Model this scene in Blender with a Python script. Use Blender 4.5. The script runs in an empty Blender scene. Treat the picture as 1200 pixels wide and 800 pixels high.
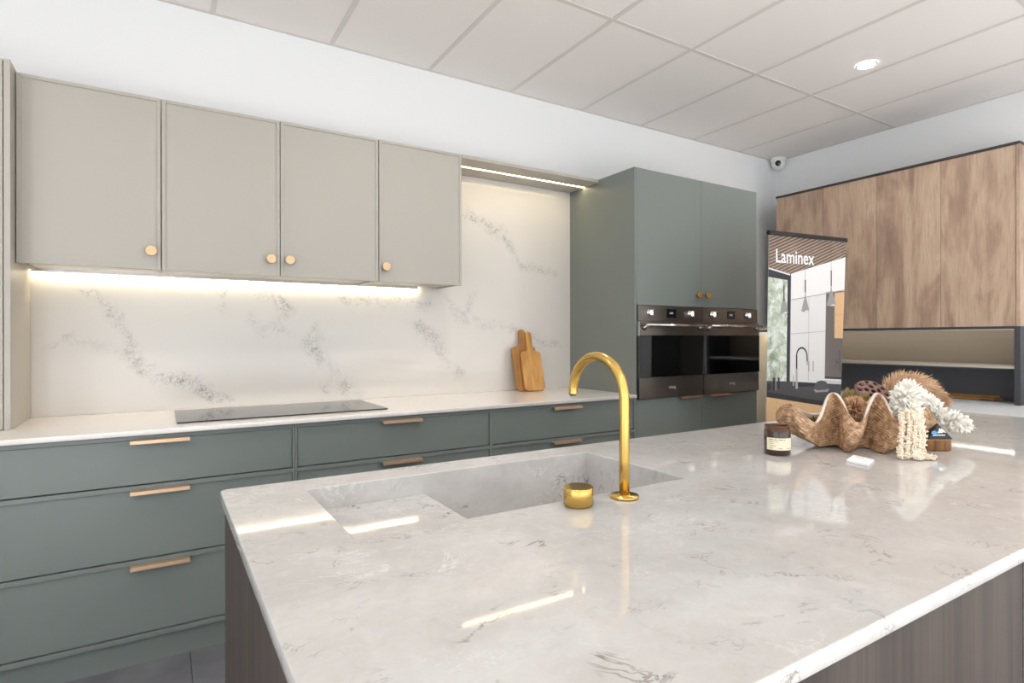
import bpy, bmesh, math, random
from mathutils import Vector, Matrix
R = math.radians
C = bpy.context.scene.collection
SC = bpy.context.scene
random.seed(7)

# ------------------------------------------------------------------ camera
cam = bpy.data.objects.new('camera', bpy.data.cameras.new('camera'))
C.objects.link(cam)
cam.location = (0, 0, 1.2726)
cam.rotation_euler = (R(90), 0, R(-31.846))
cam.rotation_euler = (Matrix.Rotation(R(-31.846), 3, 'Z') @ Matrix.Rotation(R(90), 3, 'X') @ Matrix.Rotation(R(-0.1), 3, 'Z')).to_euler()
cam.data.sensor_width = 36
cam.data.lens = 674.63 / 1200 * 36
cam.data.shift_x = -7.1 / 1200
cam.data.shift_y = -3.5 / 1200
cam.data.clip_start = 0.02
SC.camera = cam

# ------------------------------------------------------------------ world, daylight, exposure
world = bpy.data.worlds.new('world'); SC.world = world
world.use_nodes = True
bg = world.node_tree.nodes['Background']
bg.inputs[0].default_value = (0.86, 0.94, 1.0, 1)
bg.inputs[1].default_value = 2.4
SC.view_settings.view_transform = 'Standard'
SC.view_settings.look = 'None'
SC.view_settings.gamma = 1
SC.view_settings.use_curve_mapping = False
SC.view_settings.exposure = 0.2
SC.cycles.max_bounces = 10
SC.cycles.diffuse_bounces = 7
SC.cycles.glossy_bounces = 5
SC.cycles.transparent_max_bounces = 8
SC.cycles.sample_clamp_indirect = 6
SC.cycles.caustics_reflective = False
SC.cycles.caustics_refractive = False
SC.cycles.use_denoising = True
DOWNLIGHT_W = 4.5
LED_UNDER = 36.0
LED_NICHE = 20.0
LED_RIGHT = 20.0

# added as bounce fill: falls through the added glazing onto the unseen floor
fill_sun = bpy.data.lights.new('fill_sun', 'SUN'); fill_sun.energy = 18.0; fill_sun.angle = R(0.6); fill_sun.color = (0.94, 0.97, 1.0)
so_ = bpy.data.objects.new('fill_sun', fill_sun); C.objects.link(so_)
so_.rotation_euler = Vector((0.12, 0.81, -0.575)).to_track_quat('-Z', 'Y').to_euler()
# portals for daylight through the added, unseen glazing behind the camera
ar = bpy.data.lights.new('added_front_daylight', 'AREA'); ar.shape = 'RECTANGLE'; ar.size = 7.2; ar.size_y = 2.7
ar.cycles.is_portal = True
ao = bpy.data.objects.new('added_front_daylight', ar); C.objects.link(ao)
ao.location = (1.2, -4.47, 1.4); ao.rotation_euler = (R(90), 0, 0)

ar2 = bpy.data.lights.new('added_side_daylight', 'AREA'); ar2.shape = 'RECTANGLE'; ar2.size = 2.7; ar2.size_y = 5.0
ar2.cycles.is_portal = True
ao2 = bpy.data.objects.new('added_side_daylight', ar2); C.objects.link(ao2)
ao2.location = (-2.77, -1.6, 1.4); ao2.rotation_euler = (0, R(-90), 0)

# ------------------------------------------------------------------ dimensions
YW, XW, ZC = 3.368, 4.993, 2.9525
ZT = 0.92

# ------------------------------------------------------------------ materials
def lin(c):
    if isinstance(c, str):
        c = [int(c[i:i + 2], 16) / 255 for i in (1, 3, 5)]
    return tuple((x / 12.92 if x <= 0.04045 else ((x + 0.055) / 1.055) ** 2.4) for x in c) + (1,)

def mat(name, color, rough=0.5, metal=0.0, spec=0.5, coat=0.0, noise=None, bump=None, emit=None, emit_s=0.0, trans=0.0):
    """noise=(scale(x,y,z), amount, colour2)  bump=(scale, strength)"""
    m = bpy.data.materials.new(name); m.use_nodes = True
    nt = m.node_tree; b = nt.nodes['Principled BSDF']
    b.inputs['Base Color'].default_value = lin(color)
    b.inputs['Roughness'].default_value = rough
    b.inputs['Metallic'].default_value = metal
    b.inputs['Specular IOR Level'].default_value = spec
    b.inputs['Coat Weight'].default_value = coat
    b.inputs['Transmission Weight'].default_value = trans
    if emit:
        b.inputs['Emission Color'].default_value = lin(emit); b.inputs['Emission Strength'].default_value = emit_s
    if noise or bump:
        tc = nt.nodes.new('ShaderNodeTexCoord')
    if noise:
        sc, amt, c2 = noise
        mp = nt.nodes.new('ShaderNodeMapping'); mp.inputs['Scale'].default_value = sc
        nz = nt.nodes.new('ShaderNodeTexNoise'); nz.inputs['Scale'].default_value = 1; nz.inputs['Detail'].default_value = 5
        rp = nt.nodes.new('ShaderNodeValToRGB')
        rp.color_ramp.elements[0].position = 0.35; rp.color_ramp.elements[0].color = lin(color)
        rp.color_ramp.elements[1].position = 0.7
        a, d = lin(color), lin(c2)
        rp.color_ramp.elements[1].color = tuple(a[i] + (d[i] - a[i]) * amt for i in range(4))
        nt.links.new(tc.outputs['Object'], mp.inputs[0]); nt.links.new(mp.outputs[0], nz.inputs[0])
        nt.links.new(nz.outputs[0], rp.inputs[0]); nt.links.new(rp.outputs[0], b.inputs['Base Color'])
    if bump:
        s, st = bump
        n2 = nt.nodes.new('ShaderNodeTexNoise'); n2.inputs['Scale'].default_value = s; n2.inputs['Detail'].default_value = 4
        bp = nt.nodes.new('ShaderNodeBump'); bp.inputs['Strength'].default_value = st; bp.inputs['Distance'].default_value = 0.002
        nt.links.new(tc.outputs['Object'], n2.inputs[0]); nt.links.new(n2.outputs[0], bp.inputs['Height'])
        nt.links.new(bp.outputs[0], b.inputs['Normal'])
    return m

def ramp(nt, stops):
    rp = nt.nodes.new('ShaderNodeValToRGB'); e = rp.color_ramp.elements
    while len(e) < len(stops): e.new(0.5)
    for i, (p, c) in enumerate(stops):
        e[i].position = p; e[i].color = lin(c) if not isinstance(c, float) else (c, c, c, 1)
    return rp

def math_node(nt, op, a, b=None, clamp=False):
    n = nt.nodes.new('ShaderNodeMath'); n.operation = op; n.use_clamp = clamp
    for i, v in enumerate((a, b)):
        if v is None: continue
        if isinstance(v, (int, float)): n.inputs[i].default_value = v
        else: nt.links.new(v, n.inputs[i])
    return n.outputs[0]

def noise_node(nt, vec, scale, detail=4, dist=0.0, rough=0.5):
    n = nt.nodes.new('ShaderNodeTexNoise'); n.inputs['Scale'].default_value = scale; n.inputs['Detail'].default_value = detail
    n.inputs['Distortion'].default_value = dist; n.inputs['Roughness'].default_value = rough
    nt.links.new(vec, n.inputs['Vector']); return n.outputs[0]

def mixc(nt, fac, a, b):
    n = nt.nodes.new('ShaderNodeMix'); n.data_type = 'RGBA'
    if isinstance(fac, float): n.inputs[0].default_value = fac
    else: nt.links.new(fac, n.inputs[0])
    for i, v in ((6, a), (7, b)):
        if isinstance(v, (str, tuple)): n.inputs[i].default_value = lin(v)
        else: nt.links.new(v, n.inputs[i])
    return n.outputs[2]

def wood(name, stops, along=2, grain=(38, 38, 1.1), broad=(5, 5, 0.55), fine=0.35, rough=0.45, dist=0.6, bump=0.05, finedark='#3a2c22'):
    """vertical or horizontal grain; every object is shifted to its own piece of timber"""
    m = bpy.data.materials.new(name); m.use_nodes = True
    nt = m.node_tree; b = nt.nodes['Principled BSDF']
    b.inputs['Roughness'].default_value = rough
    tc = nt.nodes.new('ShaderNodeTexCoord'); oi = nt.nodes.new('ShaderNodeObjectInfo')
    cx = nt.nodes.new('ShaderNodeCombineXYZ')
    off = math_node(nt, 'MULTIPLY', oi.outputs['Random'], 37.0)
    for i in range(3): nt.links.new(off, cx.inputs[i])
    ad = nt.nodes.new('ShaderNodeVectorMath'); ad.operation = 'ADD'
    nt.links.new(tc.outputs['Object'], ad.inputs[0]); nt.links.new(cx.outputs[0], ad.inputs[1])
    def mp(s):
        n = nt.nodes.new('ShaderNodeMapping'); n.inputs['Scale'].default_value = s
        nt.links.new(ad.outputs[0], n.inputs[0]); return n.outputs[0]
    def order(s):
        s = list(s)
        if along == 0: s = [s[2], s[1], s[0]]
        if along == 1: s = [s[0], s[2], s[1]]
        return s
    n1 = noise_node(nt, mp(order(broad)), 1, 5, dist, 0.55)
    n2 = noise_node(nt, mp(order(grain)), 1, 6, 0.3, 0.6)
    v = math_node(nt, 'ADD', math_node(nt, 'MULTIPLY', n1, 0.72), math_node(nt, 'MULTIPLY', n2, 0.28))
    rp = ramp(nt, stops); nt.links.new(v, rp.inputs[0])
    n3 = noise_node(nt, mp(order((grain[0] * 3.4, grain[1] * 3.4, grain[2] * 2.2))), 1, 3, 0.1, 0.6)
    dk = math_node(nt, 'MULTIPLY', math_node(nt, 'SUBTRACT', 0.52, n3), 4.0, True)
    col = mixc(nt, math_node(nt, 'MULTIPLY', dk, fine), rp.outputs[0], finedark)
    nt.links.new(col, b.inputs['Base Color'])
    bp = nt.nodes.new('ShaderNodeBump'); bp.inputs['Strength'].default_value = bump; bp.inputs['Distance'].default_value = 0.001
    nt.links.new(n2, bp.inputs['Height']); nt.links.new(bp.outputs[0], b.inputs['Normal'])
    return m

def island_stone(name):
    m = bpy.data.materials.new(name); m.use_nodes = True
    nt = m.node_tree; b = nt.nodes['Principled BSDF']
    b.inputs['Roughness'].default_value = 0.05
    b.inputs['Specular IOR Level'].default_value = 0.5
    tc = nt.nodes.new('ShaderNodeTexCoord'); P = tc.outputs['Object']
    cloud = noise_node(nt, P, 3.2, 6, 0.8, 0.6)
    rp = ramp(nt, [(0.32, '#b7b4b0'), (0.5, '#c1bebb'), (0.68, '#c9c7c4')]); nt.links.new(cloud, rp.inputs[0])
    speck = noise_node(nt, P, 120, 3, 0, 0.6)
    col = mixc(nt, math_node(nt, 'MULTIPLY', math_node(nt, 'SUBTRACT', speck, 0.58), 2.0, True), rp.outputs[0], '#bdb8b3')
    def veins(scale, width, mscale, mth, seed, dist=1.6):
        mp = nt.nodes.new('ShaderNodeMapping'); mp.inputs['Location'].default_value = (seed, seed * 1.7, seed * .6)
        mp.inputs['Rotation'].default_value = (0, 0, 0.5); mp.inputs['Scale'].default_value = (1, 1.35, 1)
        nt.links.new(P, mp.inputs[0]); V = mp.outputs[0]
        n = noise_node(nt, V, scale, 5, dist, 0.62)
        ln = math_node(nt, 'SUBTRACT', 1.0, math_node(nt, 'DIVIDE', math_node(nt, 'ABSOLUTE', math_node(nt, 'SUBTRACT', n, 0.5)), width), True)
        k = noise_node(nt, V, mscale, 3, 0.4, 0.5)
        msk = math_node(nt, 'MULTIPLY', math_node(nt, 'SUBTRACT', k, mth), 9.0, True)
        return math_node(nt, 'MULTIPLY', ln, msk)
    fine = noise_node(nt, P, 26, 5, 0.9, 0.7)
    col = mixc(nt, math_node(nt, 'MULTIPLY', math_node(nt, 'SUBTRACT', fine, 0.50), 1.1, True), col, '#aaa49e')
    col = mixc(nt, math_node(nt, 'MULTIPLY', math_node(nt, 'SUBTRACT', 0.47, fine), 1.4, True), col, '#d8d6d4')
    w = veins(6.5, 0.012, 3.4, 0.55, 3.1, .7)
    col = mixc(nt, math_node(nt, 'MULTIPLY', w, 0.55), col, '#e6e4e1')
    w2 = veins(13.0, 0.018, 4.4, 0.55, 8.4, .6)
    col = mixc(nt, math_node(nt, 'MULTIPLY', w2, 0.45), col, '#e6e4e1')
    d1 = veins(6.0, 0.016, 7.5, 0.575, 14.2, .8)
    col = mixc(nt, math_node(nt, 'MULTIPLY', d1, 0.85), col, '#74675e')
    d2 = veins(12.0, 0.02, 8.0, 0.565, 21.9, .7)
    col = mixc(nt, math_node(nt, 'MULTIPLY', d2, 0.6), col, '#82776f')
    nt.links.new(col, b.inputs['Base Color'])
    return m

def vein_stone(name, base='#ddd8d2'):
    """white engineered stone; attribute 'vein' on the mesh says where the veining of the slab runs"""
    m = bpy.data.materials.new(name); m.use_nodes = True
    nt = m.node_tree; b = nt.nodes['Principled BSDF']
    b.inputs['Roughness'].default_value = 0.13
    tc = nt.nodes.new('ShaderNodeTexCoord'); P = tc.outputs['Object']
    at = nt.nodes.new('ShaderNodeAttribute'); at.attribute_name = 'vein'
    def lines(scale, width, dist):
        n = noise_node(nt, P, scale, 6, dist, 0.65)
        return math_node(nt, 'SUBTRACT', 1.0, math_node(nt, 'DIVIDE', math_node(nt, 'ABSOLUTE', math_node(nt, 'SUBTRACT', n, 0.5)), width), True)
    l1 = lines(15, 0.020, 0.8); l2 = lines(32, 0.030, 0.5); l3 = lines(9, 0.010, 1.0)
    al = math_node(nt, 'ADD', math_node(nt, 'MULTIPLY', l1, 0.8), math_node(nt, 'ADD', math_node(nt, 'MULTIPLY', l2, 0.5), math_node(nt, 'MULTIPLY', l3, 0.7)), True)
    mod = noise_node(nt, P, 8, 4, 0.6, 0.6)
    msk = math_node(nt, 'MULTIPLY', at.outputs['Fac'], math_node(nt, 'MULTIPLY', math_node(nt, 'SUBTRACT', mod, 0.34), 4.0, True))
    f = math_node(nt, 'MULTIPLY', math_node(nt, 'MULTIPLY', al, msk), 1.0, True)
    col = mixc(nt, math_node(nt, 'MULTIPLY', at.outputs['Fac'], 0.07), base, '#a7a5a4')
    col = mixc(nt, f, col, '#6d6c6c')
    nt.links.new(col, b.inputs['Base Color'])
    return m

M = {}
M['wall'] = mat('white_paint', '#eeeeee', 0.7, bump=(180, 0.04))
M['ceil'] = mat('acoustic_tile', '#f4eeea', 0.9, noise=((260, 260, 260), 0.5, '#e6dfda'), bump=(420, 0.35))
M['grid'] = mat('grid_bar_paint', '#d9d3ce', 0.6)
M['beige'] = mat('beige_satin_lacquer', '#b4aea4', 0.38, spec=0.4)
M['beige_in'] = mat('beige_board', '#d6cab4', 0.35)
M['green'] = mat('green_grey_satin_lacquer', '#777d79', 0.36, spec=0.45)
M['green_in'] = mat('cabinet_gap_dark', '#151716', 0.8)
M['stone_white'] = mat('white_quartz', '#efeae4', 0.14, noise=((60, 60, 60), 0.25, '#ddd6cf'))
M['splash'] = vein_stone('veined_white_quartz')
M['island'] = island_stone('warm_grey_marble')
M['bench'] = mat('pale_grey_speckled_top', '#d6d9db', 0.5, noise=((150, 150, 150), 0.7, '#a9adb0'))
M['brass'] = mat('brushed_gold', '#dcb768', 0.24, 1.0, noise=((3, 3, 120), 0.4, '#cfa656'))
M['knob'] = mat('satin_brass_knob', '#d4b48e', 0.4, .6)
M['pull'] = mat('rose_brass', '#d9b594', 0.38, 0.65)
M['pull_dk'] = mat('aged_bronze', '#b8917a', 0.36, .7)
M['blackglass'] = mat('black_glass', '#060607', 0.05, spec=0.5)
M['hob'] = mat('cooktop_glass', '#0b0b0c', 0.06, spec=0.6)
M['steel'] = mat('dark_steel', '#7a736d', 0.28, 1.0, noise=((4, 4, 220), 0.4, '#6a635e'))
M['steel_lt'] = mat('polished_steel', '#e6e2de', 0.18, 1.0)
M['chrome'] = mat('chrome', '#f2efec', 0.12, 1.0)
M['blackpl'] = mat('black_plastic', '#121213', 0.4)
M['display'] = mat('display_glass', '#0d0d10', 0.1)
M['digit'] = mat('display_digit', '#c8d2dc', 0.4, emit='#aab8c6', emit_s=0.35)
M['logo_grey'] = mat('printed_grey', '#cfcac5', 0.4)
M['isl_wood'] = wood('dark_walnut_laminate', [(0.30, '#312a27'), (0.48, '#463d39'), (0.62, '#524842'), (0.75, '#3d3530')], 2, (60, 60, 0.8), (16, 16, 0.35), 0.5, 0.5, 0.2, finedark='#2e2724')
M['oak'] = wood('weathered_oak_laminate', [(0.31, '#8c7061'), (0.43, '#ab8f7b'), (0.52, '#c0a48c'), (0.62, '#ccb29a'), (0.74, '#a48874')], 2, (30, 30, 3.0), (4.6, 4.6, 1.5), 0.28, 0.45, 1.2, finedark='#5a4534')
M['dark_rim'] = mat('dark_bronze_rim', '#3b332e', 0.5)
M['charcoal'] = mat('charcoal_laminate', '#414247', 0.5)
M['back_shaded'] = mat('shaded_back_panel', '#626266', 0.45)  # lower niche back, shade below the shelf put into its colour
M['taupe'] = mat('lit_back_panel', '#8b8174', 0.4, noise=((2, 1, 60), 0.3, '#7e7467'))  # upper niche back, LED light put into its colour
M['edge_lit'] = mat('led_lit_edge', '#d9d0c4', 0.3, 0.6)  # pale tone paints LED light on the niche shelf and top line
M['led_warm'] = mat('led_diffuser_warm', '#ffffff', 0.5, emit=(1.0, 0.935, 0.80), emit_s=LED_UNDER)
M['led_niche'] = mat('led_diffuser_niche', '#ffffff', 0.5, emit=(1.0, 0.91, 0.72), emit_s=LED_NICHE)
M['led_neutral'] = mat('led_diffuser_neutral', '#ffffff', 0.5, emit=(1.0, 0.95, 0.88), emit_s=LED_RIGHT)
M['lamp'] = mat('downlight_lens', '#ffffff', 0.5, emit=(1.0, 0.98, 0.97), emit_s=60)
M['panel_lamp'] = mat('led_panel_diffuser', '#ffffff', 0.5, emit=(1.0, 0.98, 0.95), emit_s=4)
M['white_pl'] = mat('white_plastic', '#eeecea', 0.35)
M['tile'] = mat('grey_stoneware', '#77767a', 0.55, noise=((5, 5, 5), 0.8, '#605f63'), bump=(60, 0.1))
M['grout'] = mat('grout', '#a8a49e', 0.9)
M['kick'] = M['green']
M['board_dk'] = wood('chopping_board_brown', [(0.3, '#8a5d32'), (0.5, '#a8773f'), (0.7, '#bd8d51')], 2, (60, 60, 5), (12, 12, 2.4), 0.4, 0.55, 0.8, finedark='#6a4522')
M['board_lt'] = wood('chopping_board_honey', [(0.3, '#b07a3c'), (0.5, '#cf9a55'), (0.7, '#dcae6c')], 2, (60, 60, 5), (14, 14, 2.6), 0.35, 0.5, 1.2, finedark='#8a5c2c')

M['isl_wood'].node_tree.nodes['Principled BSDF'].inputs['Specular IOR Level'].default_value = 0.25
M['isl_wood'].node_tree.nodes['Principled BSDF'].inputs['Roughness'].default_value = 0.62

# ------------------------------------------------------------------ mesh builder
ORG = {}
class MB:
    def __init__(s): s.v = []; s.f = []; s.mi = []; s.sm = []; s.cur = 0
    def _add(s, vs, fs, smooth=False):
        o = len(s.v); s.v += [tuple(p) for p in vs]
        for f in fs: s.f.append([i + o for i in f]); s.mi.append(s.cur); s.sm.append(smooth)
    def box(s, x0, x1, y0, y1, z0, z1):
        s._add([(x0, y0, z0), (x1, y0, z0), (x1, y1, z0), (x0, y1, z0), (x0, y0, z1), (x1, y0, z1), (x1, y1, z1), (x0, y1, z1)],
               [(0, 3, 2, 1), (4, 5, 6, 7), (0, 1, 5, 4), (1, 2, 6, 5), (2, 3, 7, 6), (3, 0, 4, 7)]); return s
    def prism(s, pts, f):
        """pts 2-D outline; f(p, 0/1) -> 3-D point of the near / far face"""
        n = len(pts)
        s._add([f(p, 0) for p in pts] + [f(p, 1) for p in pts],
               [tuple(range(n)), tuple(range(2 * n - 1, n - 1, -1))] + [(i, i + n, (i + 1) % n + n, (i + 1) % n) for i in range(n)]); return s
    def lathe(s, prof, c=(0, 0, 0), axis='z', n=32, cap0=True, cap1=True, rot=None):
        vs = []
        for r, h in prof:
            for k in range(n):
                a = 2 * math.pi * k / n
                p = Vector((r * math.cos(a), r * math.sin(a), h))
                if axis == 'y': p = Vector((p.x, -p.z, p.y))       # h runs towards -Y
                if axis == 'x': p = Vector((-p.z, p.x, p.y))       # h runs towards -X
                if rot is not None: p = rot @ p
                vs.append(p + Vector(c))
        fs = []
        for i in range(len(prof) - 1):
            for k in range(n):
                k2 = (k + 1) % n
                fs.append((i * n + k, i * n + k2, (i + 1) * n + k2, (i + 1) * n + k))
        o = len(s.v); s._add(vs, fs, True)
        if cap0: s.f.append([o + k for k in range(n)][::-1]); s.mi.append(s.cur); s.sm.append(False)
        if cap1: s.f.append([o + (len(prof) - 1) * n + k for k in range(n)]); s.mi.append(s.cur); s.sm.append(False)
        return s
    def tube(s, pts, rad, n=16, cap=True):
        pts = [Vector(p) for p in pts]
        rads = rad if isinstance(rad, (list, tuple)) else [rad] * len(pts)
        vs = []; up = None
        for i, p in enumerate(pts):
            t = (pts[min(i + 1, len(pts) - 1)] - pts[max(i - 1, 0)]).normalized()
            if up is None:
                up = Vector((0, 0, 1)) if abs(t.z) < 0.9 else Vector((1, 0, 0))
            a = t.cross(up).normalized(); b = a.cross(t).normalized(); up = b
            for k in range(n):
                q = 2 * math.pi * k / n
                vs.append(p + (a * math.cos(q) + b * math.sin(q)) * rads[i])
        fs = [(i * n + k, i * n + (k + 1) % n, (i + 1) * n + (k + 1) % n, (i + 1) * n + k) for i in range(len(pts) - 1) for k in range(n)]
        o = len(s.v); s._add(vs, fs, True)
        if cap:
            s.f.append([o + k for k in range(n)][::-1]); s.mi.append(s.cur); s.sm.append(False)
            s.f.append([o + (len(pts) - 1) * n + k for k in range(n)]); s.mi.append(s.cur); s.sm.append(False)
        return s
    def build(s, name, m, parent=None, bevel=0.0, seg=2, fix=True):
        org = ORG.get(parent, Vector((0, 0, 0))) if parent else Vector((0, 0, 0))
        me = bpy.data.meshes.new(name)
        me.from_pydata([tuple(Vector(p) - org) for p in s.v], [], s.f)
        ms = m if isinstance(m, (list, tuple)) else [m]
        for x in ms: me.materials.append(x)
        for p, i, sm in zip(me.polygons, s.mi, s.sm): p.material_index = i; p.use_smooth = sm
        if fix:
            bm = bmesh.new(); bm.from_mesh(me); bmesh.ops.recalc_face_normals(bm, faces=bm.faces); bm.to_mesh(me); bm.free()
        o = bpy.data.objects.new(name, me); C.objects.link(o)
        if parent: o.parent = parent; ORG[o] = org
        if bevel:
            b = o.modifiers.new('edge', 'BEVEL'); b.width = bevel; b.segments = seg; b.limit_method = 'ANGLE'; b.angle_limit = R(40)
        return o

def box(name, m, parent, x0, x1, y0, y1, z0, z1, bevel=0.0015):
    return MB().box(x0, x1, y0, y1, z0, z1).build(name, m, parent, bevel)

def tag(o, label=None, cat=None, group=None, kind=None):
    if label: o['label'] = label
    if cat: o['category'] = cat
    if group: o['group'] = group
    if kind: o['kind'] = kind
    return o

def thing(name, label, cat, loc, group=None, rz=0):
    o = bpy.data.objects.new(name, None); C.objects.link(o)
    o.location = loc; o.rotation_euler.z = rz; o.empty_display_size = 0.05
    ORG[o] = Vector(loc) if rz == 0 else Vector((0, 0, 0))   # rotated things are built in local coordinates
    return tag(o, label, cat, group)

def copy_tree(o, parent=None):
    c = o.copy(); C.objects.link(c)
    if parent: c.parent = parent
    for ch in list(o.children): copy_tree(ch, c)
    return c

def plate(name, m, outline, holes, z0, z1, parent=None, bevel=0.002, xf=None):
    """flat slab from a 2-D outline with holes, edges softened"""
    cu = bpy.data.curves.new(name, 'CURVE'); cu.dimensions = '2D'; cu.fill_mode = 'BOTH'
    for ring in [outline] + list(holes):
        sp = cu.splines.new('POLY'); sp.points.add(len(ring) - 1); sp.use_cyclic_u = True
        for q, p in zip(sp.points, ring): q.co = (p[0], p[1], 0, 1)
    cu.extrude = (z1 - z0) / 2 - bevel; cu.bevel_depth = bevel; cu.bevel_resolution = 1; cu.offset = -bevel
    tmp = bpy.data.objects.new(name, cu); C.objects.link(tmp)
    bpy.context.view_layer.update()
    me = bpy.data.meshes.new_from_object(tmp.evaluated_get(bpy.context.evaluated_depsgraph_get()))
    bpy.data.objects.remove(tmp)
    me.name = name
    org = ORG.get(parent, Vector((0, 0, 0))) if parent else Vector((0, 0, 0))
    T = Matrix.Translation((0, 0, (z0 + z1) / 2))
    me.transform(Matrix.Translation(-org) @ (xf if xf is not None else Matrix.Identity(4)) @ T)
    me.materials.clear(); me.materials.append(m)
    o = bpy.data.objects.new(name, me); C.objects.link(o)
    if parent: o.parent = parent; ORG[o] = org
    return o

def text_mesh(name, body, size, m, parent, xf, extrude=0.0003, offset=0.0, sx=1.0):
    cu = bpy.data.curves.new(name, 'FONT'); cu.body = body; cu.size = size; cu.extrude = extrude; cu.offset = offset
    tmp = bpy.data.objects.new(name, cu); C.objects.link(tmp)
    bpy.context.view_layer.update()
    me = bpy.data.meshes.new_from_object(tmp.evaluated_get(bpy.context.evaluated_depsgraph_get()))
    bpy.data.objects.remove(tmp); me.name = name
    org = ORG.get(parent, Vector((0, 0, 0)))
    me.transform(Matrix.Translation(-org) @ xf @ Matrix.Diagonal((sx, 1, 1, 1)))
    me.materials.clear(); me.materials.append(m)
    o = bpy.data.objects.new(name, me); C.objects.link(o); o.parent = parent
    return o

def rrect(x0, x1, y0, y1, r, n=6):
    if not isinstance(r, (list, tuple)): r = [r] * 4
    out = []
    for (cx, cy, a0), q in zip(((x1, y1, 0), (x0, y1, 90), (x0, y0, 180), (x1, y0, 270)), r):
        sx = -1 if cx == x1 else 1; sy = -1 if cy == y1 else 1
        for k in range(n + 1):
            a = R(a0 + 90 * k / n)
            out.append((cx + sx * q + q * math.cos(a), cy + sy * q + q * math.sin(a)))
    return out

FACE_FRONT = Matrix.Rotation(R(90), 4, 'X')      # text / plates standing up, facing -Y

# ================================================================== THE ROOM
X0R, Y0R = -2.8, -4.5
M['floor_pale'] = mat('pale_bounce_floor', '#dedcda', .5, noise=((3, 3, 3), .5, '#d2cfcc'))  # unseen floor, made pale to bounce light up to the ceiling
fl = tag(MB().box(X0R, XW, Y0R, YW, -0.06, -0.0125).build('floor', M['grout']), kind='structure')
fm = MB(); fm.box(X0R, XW, Y0R, -.3015, -.0115, 0).box(X0R, -1.1015, -.3, YW, -.0115, 0)
fm.build('showroom_floor', M['floor_pale'], fl)
box('grout_bed', M['grout'], fl, -1.1, XW, -.3, YW, -.0124, -.0122, 0)
tile0 = None
for i in range(-4, 9):
    for j in range(0, 10):
        x, y = 0.10 + 0.6 * i, 3.30 - 0.6 * j
        if x + 0.6 > XW + .3 or x < -1.11 or y - .6 < -.31: continue
        if tile0 is None:
            tile0 = MB().box(0.0012, 0.5988, -0.5988, -0.0012, -0.012, 0.0).build('floor_tile', M['tile'], fl, 0.001, 1)
            t = tile0
        else:
            t = tile0.copy(); C.objects.link(t)
        t.location = (x, y, 0)
tag(MB().box(X0R, XW, YW, YW + 0.1, 0, ZC + 0.1).build('wall_back', M['wall']), kind='structure')
tag(MB().box(XW, XW + 0.1, Y0R, YW + .1, 0, ZC + 0.1).build('wall_right', M['wall']), kind='structure')
wf = MB()
WX0, WX1, WZ0, WZ1 = -2.4, 4.8, 0.05, 2.75
wf.box(X0R, WX0, Y0R - .12, Y0R, 0, ZC + .1).box(WX1, XW, Y0R - .12, Y0R, 0, ZC + .1).box(WX0, WX1, Y0R - .12, Y0R, 0, WZ0).box(WX0, WX1, Y0R - .12, Y0R, WZ1, ZC + .1)
tag(wf.build('wall_front', M['wall']), kind='structure')
wl = MB()
wl.box(X0R - .12, X0R, Y0R, -4.1, 0, ZC + .1).box(X0R - .12, X0R, 0.9, YW + .1, 0, ZC + .1).box(X0R - .12, X0R, -4.1, 0.9, 0, WZ0).box(X0R - .12, X0R, -4.1, 0.9, WZ1, ZC + .1)
tag(wl.build('wall_left', M['wall']), kind='structure')
M['frame_al'] = mat('dark_window_frame', '#2d2f31', 0.4)
gm = bpy.data.materials.new('window_glass'); gm.use_nodes = True
nt = gm.node_tree; nt.nodes.clear()
out = nt.nodes.new('ShaderNodeOutputMaterial'); mx = nt.nodes.new('ShaderNodeMixShader'); tr = nt.nodes.new('ShaderNodeBsdfTransparent'); gl = nt.nodes.new('ShaderNodeBsdfGlossy')
gl.inputs['Roughness'].default_value = 0.02; mx.inputs[0].default_value = 0.06
nt.links.new(tr.outputs[0], mx.inputs[1]); nt.links.new(gl.outputs[0], mx.inputs[2]); nt.links.new(mx.outputs[0], out.inputs[0])
def glazing(name, along, c0, c1, n, pos, z0, z1):
    f = (lambda a, b, d0, d1, za, zb: (a, b, d0, d1, za, zb)) if along == 'x' else (lambda a, b, d0, d1, za, zb: (d0, d1, a, b, za, zb))
    d0, d1 = pos - .09, pos - .03
    w = tag(MB().box(*f(c0, c1, d0, d1, z0, z0 + .05)).box(*f(c0, c1, d0, d1, z1 - .05, z1)).build(name, M['frame_al']), kind='structure')
    st = (c1 - c0) / n
    for k in range(n + 1):
        x = c0 + k * st
        box('mullion', M['frame_al'], w, *f(max(x - .025, c0), min(x + .025, c1), d0, d1, z0 + .05, z1 - .05), 0)
        if k < n: box('pane', gm, w, *f(x + .03, x + st - .03, pos - .064, pos - .056, z0 + .055, z1 - .055), 0)
glazing('added_window_1', 'x', WX0, WX1, 6, Y0R, WZ0, WZ1)  # shopfront glazing added out of view to brighten the room
glazing('added_window_2', 'y', -4.1, 0.9, 4, X0R, WZ0, WZ1)  # side glazing, likewise added for more daylight

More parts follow.
